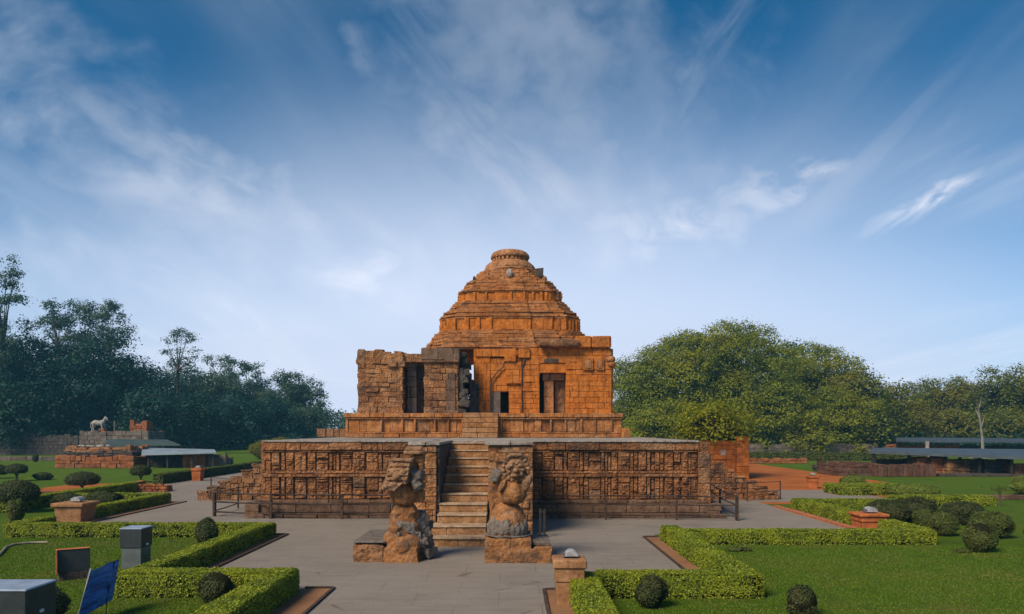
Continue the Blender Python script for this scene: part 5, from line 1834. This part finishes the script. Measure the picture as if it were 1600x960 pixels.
# near slate roof shelter over excavated walls
dA, dB = 62.0, 58.0
shed('long slate-blue shelter roof over the excavated walls on the right', [(X(1358, 66), 66), (X(1660, dB), dB), (X(1660, 72), 72), (X(1366, 78), 78)],
     [Z(709, 66), Z(721, dB), Z(706, 72), Z(703, 78)], 0.22,
     [(X(px, q), q, Z(708 + (px - 1360) * 0.045, q), 0.10) for px, q in ((1366, 66), (1420, 65), (1478, 63.5), (1530, 62), (1580, 60.5), (1420, 74), (1500, 72))], ROOFM)
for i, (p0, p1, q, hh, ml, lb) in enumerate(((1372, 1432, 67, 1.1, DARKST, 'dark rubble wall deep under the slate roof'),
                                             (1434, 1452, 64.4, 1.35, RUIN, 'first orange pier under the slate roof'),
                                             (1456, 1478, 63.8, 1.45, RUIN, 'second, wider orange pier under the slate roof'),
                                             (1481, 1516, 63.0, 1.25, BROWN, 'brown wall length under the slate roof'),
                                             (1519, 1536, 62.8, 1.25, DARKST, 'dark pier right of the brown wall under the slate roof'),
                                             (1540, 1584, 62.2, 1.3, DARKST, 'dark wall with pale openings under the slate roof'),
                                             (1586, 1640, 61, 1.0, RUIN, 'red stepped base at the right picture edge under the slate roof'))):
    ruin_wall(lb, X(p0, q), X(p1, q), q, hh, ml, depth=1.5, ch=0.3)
b = MB(180)
b.box(X(1462, 61), X(1640, 61), 60.2, 61.5, 0, 0.22, 0.02)
tag(b.build('dark_step', DARKST, bevel=0.02), 'long dark stone step along the foot of the slate-roofed shelter', 'step')
# second shelter farther back
d = 104.0
shed('far dark flat shelter roof in front of the right woods', [(X(1400, d), d), (X(1700, d), d), (X(1700, d + 14), d + 14), (X(1400, d + 14), d + 14)],
     [Z(691, d), Z(694, d), Z(688, d + 14), Z(685.5, d + 14)], 0.2, [(X(px, d + 1), d + 1, Z(691, d), 0.14) for px in (1402, 1452, 1533, 1570, 1620)], ROOFM)
ruin_wall('red-brown wall under the far dark flat roof', X(1400, d + 3), X(1500, d + 3), d + 3, Z(692, d + 3) * 0.85, RUIN, depth=3)
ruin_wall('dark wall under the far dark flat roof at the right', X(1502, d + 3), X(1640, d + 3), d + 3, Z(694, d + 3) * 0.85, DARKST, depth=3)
b = MB()
b.box(X(1449, 98) - 0.18, X(1449, 98) + 0.18, 97.8, 98.2, 0, Z(690, 98), 0.03)
tag(b.build('stone_post', DECKM, bevel=0.03), 'pale stone post standing before the far flat roof', 'post')
b = MB(182)
b.tube([(X(1536, 100), 100, -0.1), (X(1535, 100), 100, 2.6), (X(1531, 100), 100, 5.2), (X(1527, 100), 100, 8.4)], [0.24, 0.18, 0.12, 0.05], 8)
b.tube([(X(1533, 100), 100, 4.2), (X(1540, 100), 100, 6.2)], [0.1, 0.03], 6)
b.tube([(X(1530, 100), 100, 5.6), (X(1521, 100), 100, 7.4)], [0.1, 0.03], 6)
b.tube([(X(1529, 100), 100, 6.6), (X(1535, 100), 100, 8.6)], [0.08, 0.02], 6)
tag(b.build('dead_tree', PALEBARK, smooth=True), 'bare pale dead tree trunk rising above the far right shelter', 'tree')
b = MB(183)
for i in range(12):
    px = b.r.uniform(1500, 1600)
    s_ = b.r.uniform(0.15, 0.4)
    b.blob((X(px, 99), 99 + b.r.uniform(-1, 1), s_ * 0.9), (s_, s_, s_ * b.r.uniform(1, 2.4)), 1)
tag(b.build('rubble', HORSEM), kind='stuff')
# low retaining kerb wall across the right lawn
x0, x1 = X(1466, 40.5), X(1680, 40.5)
b = MB(184)
x = x0
while x < x1:
    b.box(x + 0.01, x + 1.19, 40.3, 40.7, 0, 0.26 + b.r.uniform(-.02, .02), 0.015)
    x += 1.2
tag(b.build('low_wall', BASE, bevel=0.02), 'low dark retaining wall across the far right lawn', 'low wall')
# little bare tree on the lawn
x, y = G(1562, 792)
rt = empty('young_tree', (x, y, 0), 'spindly young tree on the lawn below the low retaining wall', 'tree')
b = MB(185)
b.tube([(x, y, -0.02), (x + 0.04, y, 0.45), (x - 0.03, y, 0.8)], [0.04, 0.03, 0.02], 6)
for a_ in (-.35, .3, -.12, .15):
    b.tube([(x, y, 0.6), (x + a_, y + a_ * 0.4, 0.92)], [0.02, 0.01], 5)
b.build('trunk', BARK, rt, smooth=True)
p = np.array([x, y, 0.92]) + RNG.normal(0, 1, (160, 3)) * np.array([0.3, 0.25, 0.06])
solid_with_leaves('crown', [], [], leaf_quads(p, np.tile([0, 0, 1.0], (160, 1)), 0.09), [L_OLIVE, CORE], rt)

# ================================================================== trees
def ellipse_tree(px, d, top, halfw, bottom, label, leafm, k=16, leaf=0.3, seed=1, density=0.9, clump=16, size=(0.26, 0.40), low=-0.55, depthk=1.0, **kw):
    s_ = d / F
    x = X(px, d)
    zt, zb = Z(top, d), Z(bottom, d)
    rx = halfw * s_
    cz, rz = (zt + zb) / 2, (zt - zb) / 2
    lob = make_lobes((x, d, cz), (rx, rx * depthk, rz), k, size, low, seed)
    return tree(x, d, label, lob, max(0.25, rx * 0.055), max(1.2, cz - rz * 0.55), leafm, leaf, density, clump, leaf * 1.6, seed=seed, **kw)


TR_R = 'broad-leaved trees right of the temple'
ellipse_tree(1125, 126, 497, 120, 712, 'huge spreading tree with domed crown beside the temple, tallest on the right', L_TREE, 44, 0.38, 3, 0.63, 26, (0.16, 0.30), -0.95, group=TR_R, depthk=0.7)
ellipse_tree(1012, 130, 543, 70, 712, 'tree half hidden behind the temple plinth, left flank of the big dome', L_TREE, 26, 0.38, 5, 0.63, 26, (0.2, 0.34), -0.95, group=TR_R)
ellipse_tree(1275, 136, 532, 76, 712, 'broad tree right of the huge domed one, slightly lower', L_TREE, 28, 0.38, 8, 0.63, 26, (0.2, 0.33), -0.95, group=TR_R)
ellipse_tree(1195, 122, 585, 70, 716, 'low front tree with drooping skirt under the huge dome', L_TREE, 24, 0.38, 11, 0.69, 26, (0.2, 0.33), -0.98, group=TR_R)
ellipse_tree(1040, 121, 620, 62, 716, 'low front tree right beside the temple plinth', L_TREE, 20, 0.38, 12, 0.69, 26, (0.2, 0.33), -0.98, group=TR_R)
ellipse_tree(1112, 59.5, 625, 72, 702, 'low spreading tree hanging over the orange masonry stump', L_TREE, 22, 0.25, 13, 1.3, 20, (0.22, 0.36), -0.8, group=TR_R)
ellipse_tree(1310, 121, 604, 58, 716, 'low rounded tree at the right foot of the dome group', L_TREE, 20, 0.38, 15, 0.69, 26, (0.2, 0.33), -0.98, group=TR_R)
ellipse_tree(1260, 119.8, 640, 55, 716, 'lowest leafy tree behind the grey boundary wall', L_TREE, 18, 0.38, 16, 0.69, 26, (0.2, 0.33), -0.98, group=TR_R)
ellipse_tree(1228, 150, 520, 34, 660, 'grey-green treetop showing over the dome group', L_BLUE2, 12, 0.5, 17, 0.5, 14, group=TR_R)
TR_F = 'woods beyond the right lawn'
for i, (px, d, top, hwid, bot, lb) in enumerate((
        (1345, 112, 563, 36, 700, 'far tree next to the dome group, bluish crown'),
        (1392, 118, 592, 42, 706, 'far low tree left of the gap in the right woods'),
        (1440, 150, 590, 48, 712, 'far yellow-green tree behind the far flat shelter'),
        (1480, 140, 580, 44, 708, 'far rounded tree with brownish top in the right woods'),
        (1522, 135, 592, 40, 706, 'far tree behind the pale dead trunk'),
        (1575, 128, 563, 58, 706, 'tallest far tree at the right picture edge'),
        (1660, 125, 556, 60, 706, 'far tree beyond the right picture edge'),
        (1625, 160, 585, 50, 712, 'far tree behind the tallest one at the right edge'),
        (1425, 125, 628, 40, 704, 'low dark tree behind the pinkish far wall'),
        (1500, 122, 634, 44, 704, 'low dark tree in front of the right woods'),
        (1570, 118, 640, 46, 702, 'low dark tree behind the right end of the flat roof'),
        (1365, 108, 640, 34, 702, 'low tree at the left end of the pinkish far wall'))):
    ellipse_tree(px, d * 1.1, top, hwid, YH + F * 3.6 / (d * 1.1), lb, L_TREE2, 20, 0.46, 40 + i, 0.5, 16, (0.22, 0.36), -0.98, group=TR_F)

TR_L = 'dark woods behind the left lawn'
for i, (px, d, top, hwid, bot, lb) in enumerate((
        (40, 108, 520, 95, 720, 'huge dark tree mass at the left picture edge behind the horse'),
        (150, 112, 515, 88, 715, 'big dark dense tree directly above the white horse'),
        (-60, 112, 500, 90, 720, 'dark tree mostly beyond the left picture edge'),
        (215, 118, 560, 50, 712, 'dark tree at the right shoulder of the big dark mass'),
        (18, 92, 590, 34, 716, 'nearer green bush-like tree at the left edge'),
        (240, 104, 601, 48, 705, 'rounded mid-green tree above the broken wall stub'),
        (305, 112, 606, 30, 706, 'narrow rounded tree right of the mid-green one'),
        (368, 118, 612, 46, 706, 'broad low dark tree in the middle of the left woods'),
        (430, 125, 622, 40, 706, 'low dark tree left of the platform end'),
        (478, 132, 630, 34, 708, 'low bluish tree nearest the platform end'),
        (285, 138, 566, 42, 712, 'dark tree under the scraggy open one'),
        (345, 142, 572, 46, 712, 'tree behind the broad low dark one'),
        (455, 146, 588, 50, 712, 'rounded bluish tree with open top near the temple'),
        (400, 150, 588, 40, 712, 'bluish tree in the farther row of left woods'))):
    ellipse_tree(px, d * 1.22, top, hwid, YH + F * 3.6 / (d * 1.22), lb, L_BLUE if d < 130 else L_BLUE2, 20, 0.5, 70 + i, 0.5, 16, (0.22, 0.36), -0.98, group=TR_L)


def open_tree(px, d, top, halfw, bottom, label, leafm, k, seed, leaf=0.3, base_r=0.3, lob_r=(0.5, 1.1), tilt=0.0, group=TR_L, dens=0.55, bark=None):
    """tall thin-crowned tree: upright boughs ending in separate leafy tufts, sky between them"""
    rg = random.Random(seed)
    d *= 1.2
    s_ = d / F
    x = X(px, d)
    zt, zb = Z(top, d), Z(bottom, d)
    lobes = [(x, d, zb + (zt - zb) * 0.3, 0.8, 0.8, 0.8)]
    for i in range(k):
        t_ = rg.random() ** 0.8
        zz_ = zb + (zt - zb) * t_
        wv = halfw * s_ * (1.05 - 0.6 * t_) * rg.uniform(0.3, 1)
        an = rg.uniform(0, 2 * math.pi)
        r_ = rg.uniform(*lob_r)
        lobes.append((x + tilt * t_ + wv * math.cos(an), d + wv * math.sin(an), zz_ - r_ * 0.5, r_, r_, r_ * 0.7))
    return tree(x, d, label, lobes, base_r, zb + (zt - zb) * 0.15, leafm, leaf * 1.25, dens * 1.6, 14, leaf * 1.7, 0.3, seed=seed, limbs=max(6, k // 3), group=group, limb_r=0.14, core=False, bark=bark)


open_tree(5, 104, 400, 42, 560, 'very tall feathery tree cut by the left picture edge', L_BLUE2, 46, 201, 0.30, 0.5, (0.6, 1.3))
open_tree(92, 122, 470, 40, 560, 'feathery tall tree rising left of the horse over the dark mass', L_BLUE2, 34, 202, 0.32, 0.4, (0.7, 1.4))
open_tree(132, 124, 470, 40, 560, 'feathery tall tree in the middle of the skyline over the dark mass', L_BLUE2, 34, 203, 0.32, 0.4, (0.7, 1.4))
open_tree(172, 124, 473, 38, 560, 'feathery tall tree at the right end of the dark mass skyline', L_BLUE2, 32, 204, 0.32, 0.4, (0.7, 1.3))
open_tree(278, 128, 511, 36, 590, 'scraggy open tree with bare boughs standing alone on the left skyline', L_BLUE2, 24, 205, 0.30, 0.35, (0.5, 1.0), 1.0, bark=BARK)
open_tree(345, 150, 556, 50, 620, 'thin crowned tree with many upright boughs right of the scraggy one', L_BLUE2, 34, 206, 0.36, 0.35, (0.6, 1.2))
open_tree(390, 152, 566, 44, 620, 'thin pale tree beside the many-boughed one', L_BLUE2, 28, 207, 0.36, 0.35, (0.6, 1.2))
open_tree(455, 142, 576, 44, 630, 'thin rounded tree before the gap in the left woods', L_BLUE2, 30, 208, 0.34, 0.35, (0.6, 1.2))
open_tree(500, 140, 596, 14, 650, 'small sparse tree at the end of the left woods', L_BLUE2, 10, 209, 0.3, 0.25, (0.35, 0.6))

# far woods closing the horizon, one uncountable mass
lob = []
rg = random.Random(9)
for i in range(150):
    d = rg.uniform(210, 270)
    x = -260 + 520 * i / 149 + rg.uniform(-3, 3)
    h = rg.uniform(8.5, 12.5)
    lob.append((x, d, h * 0.5, rg.uniform(4, 7), 4, h * 0.55))
p, nn = crown_points(lob, 0.22, 14, 1.1, 0.1)
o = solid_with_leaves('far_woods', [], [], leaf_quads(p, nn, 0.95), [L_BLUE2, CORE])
tag(o, kind='stuff')

# low undergrowth closing the foot of the woods
pts_, nrm_ = crown_points([(X(px, d), d, 0.9, 2.2, 1.6, rg.uniform(1.2, 2.4)) for px, d in
                           [(p0 * 7.0 - 60, 150 + 8 * math.sin(p0)) for p0 in range(0, 84)] + [(1330 + p0 * 8.0, 128 + 6 * math.sin(p0 * 1.7)) for p0 in range(0, 46)]], 0.5, 12, 0.6, 0.2)
tag(solid_with_leaves('undergrowth', [], [], leaf_quads(pts_, nrm_, 0.5), [L_BLUE, CORE]), kind='stuff')

# ================================================================== hazy air
b = MB()
b.box(-330, 330, -40, 340, -1, 45)
hz = b.build('haze', [])
hz['kind'] = 'stuff'
hm = bpy.data.materials.new('hazy_air')
hm.use_nodes = True
hn = NT(hm.node_tree)
pv = hn.new('ShaderNodeVolumePrincipled')
pv.inputs['Color'].default_value = (0.16, 0.52, 0.72, 1)
pv.inputs['Density'].default_value = 0.0007
pv.inputs['Anisotropy'].default_value = 0.2
ho = hn.new('ShaderNodeOutputMaterial')
hn.link(pv.outputs[0], ho.inputs['Volume'])
hz.data.materials.append(hm)
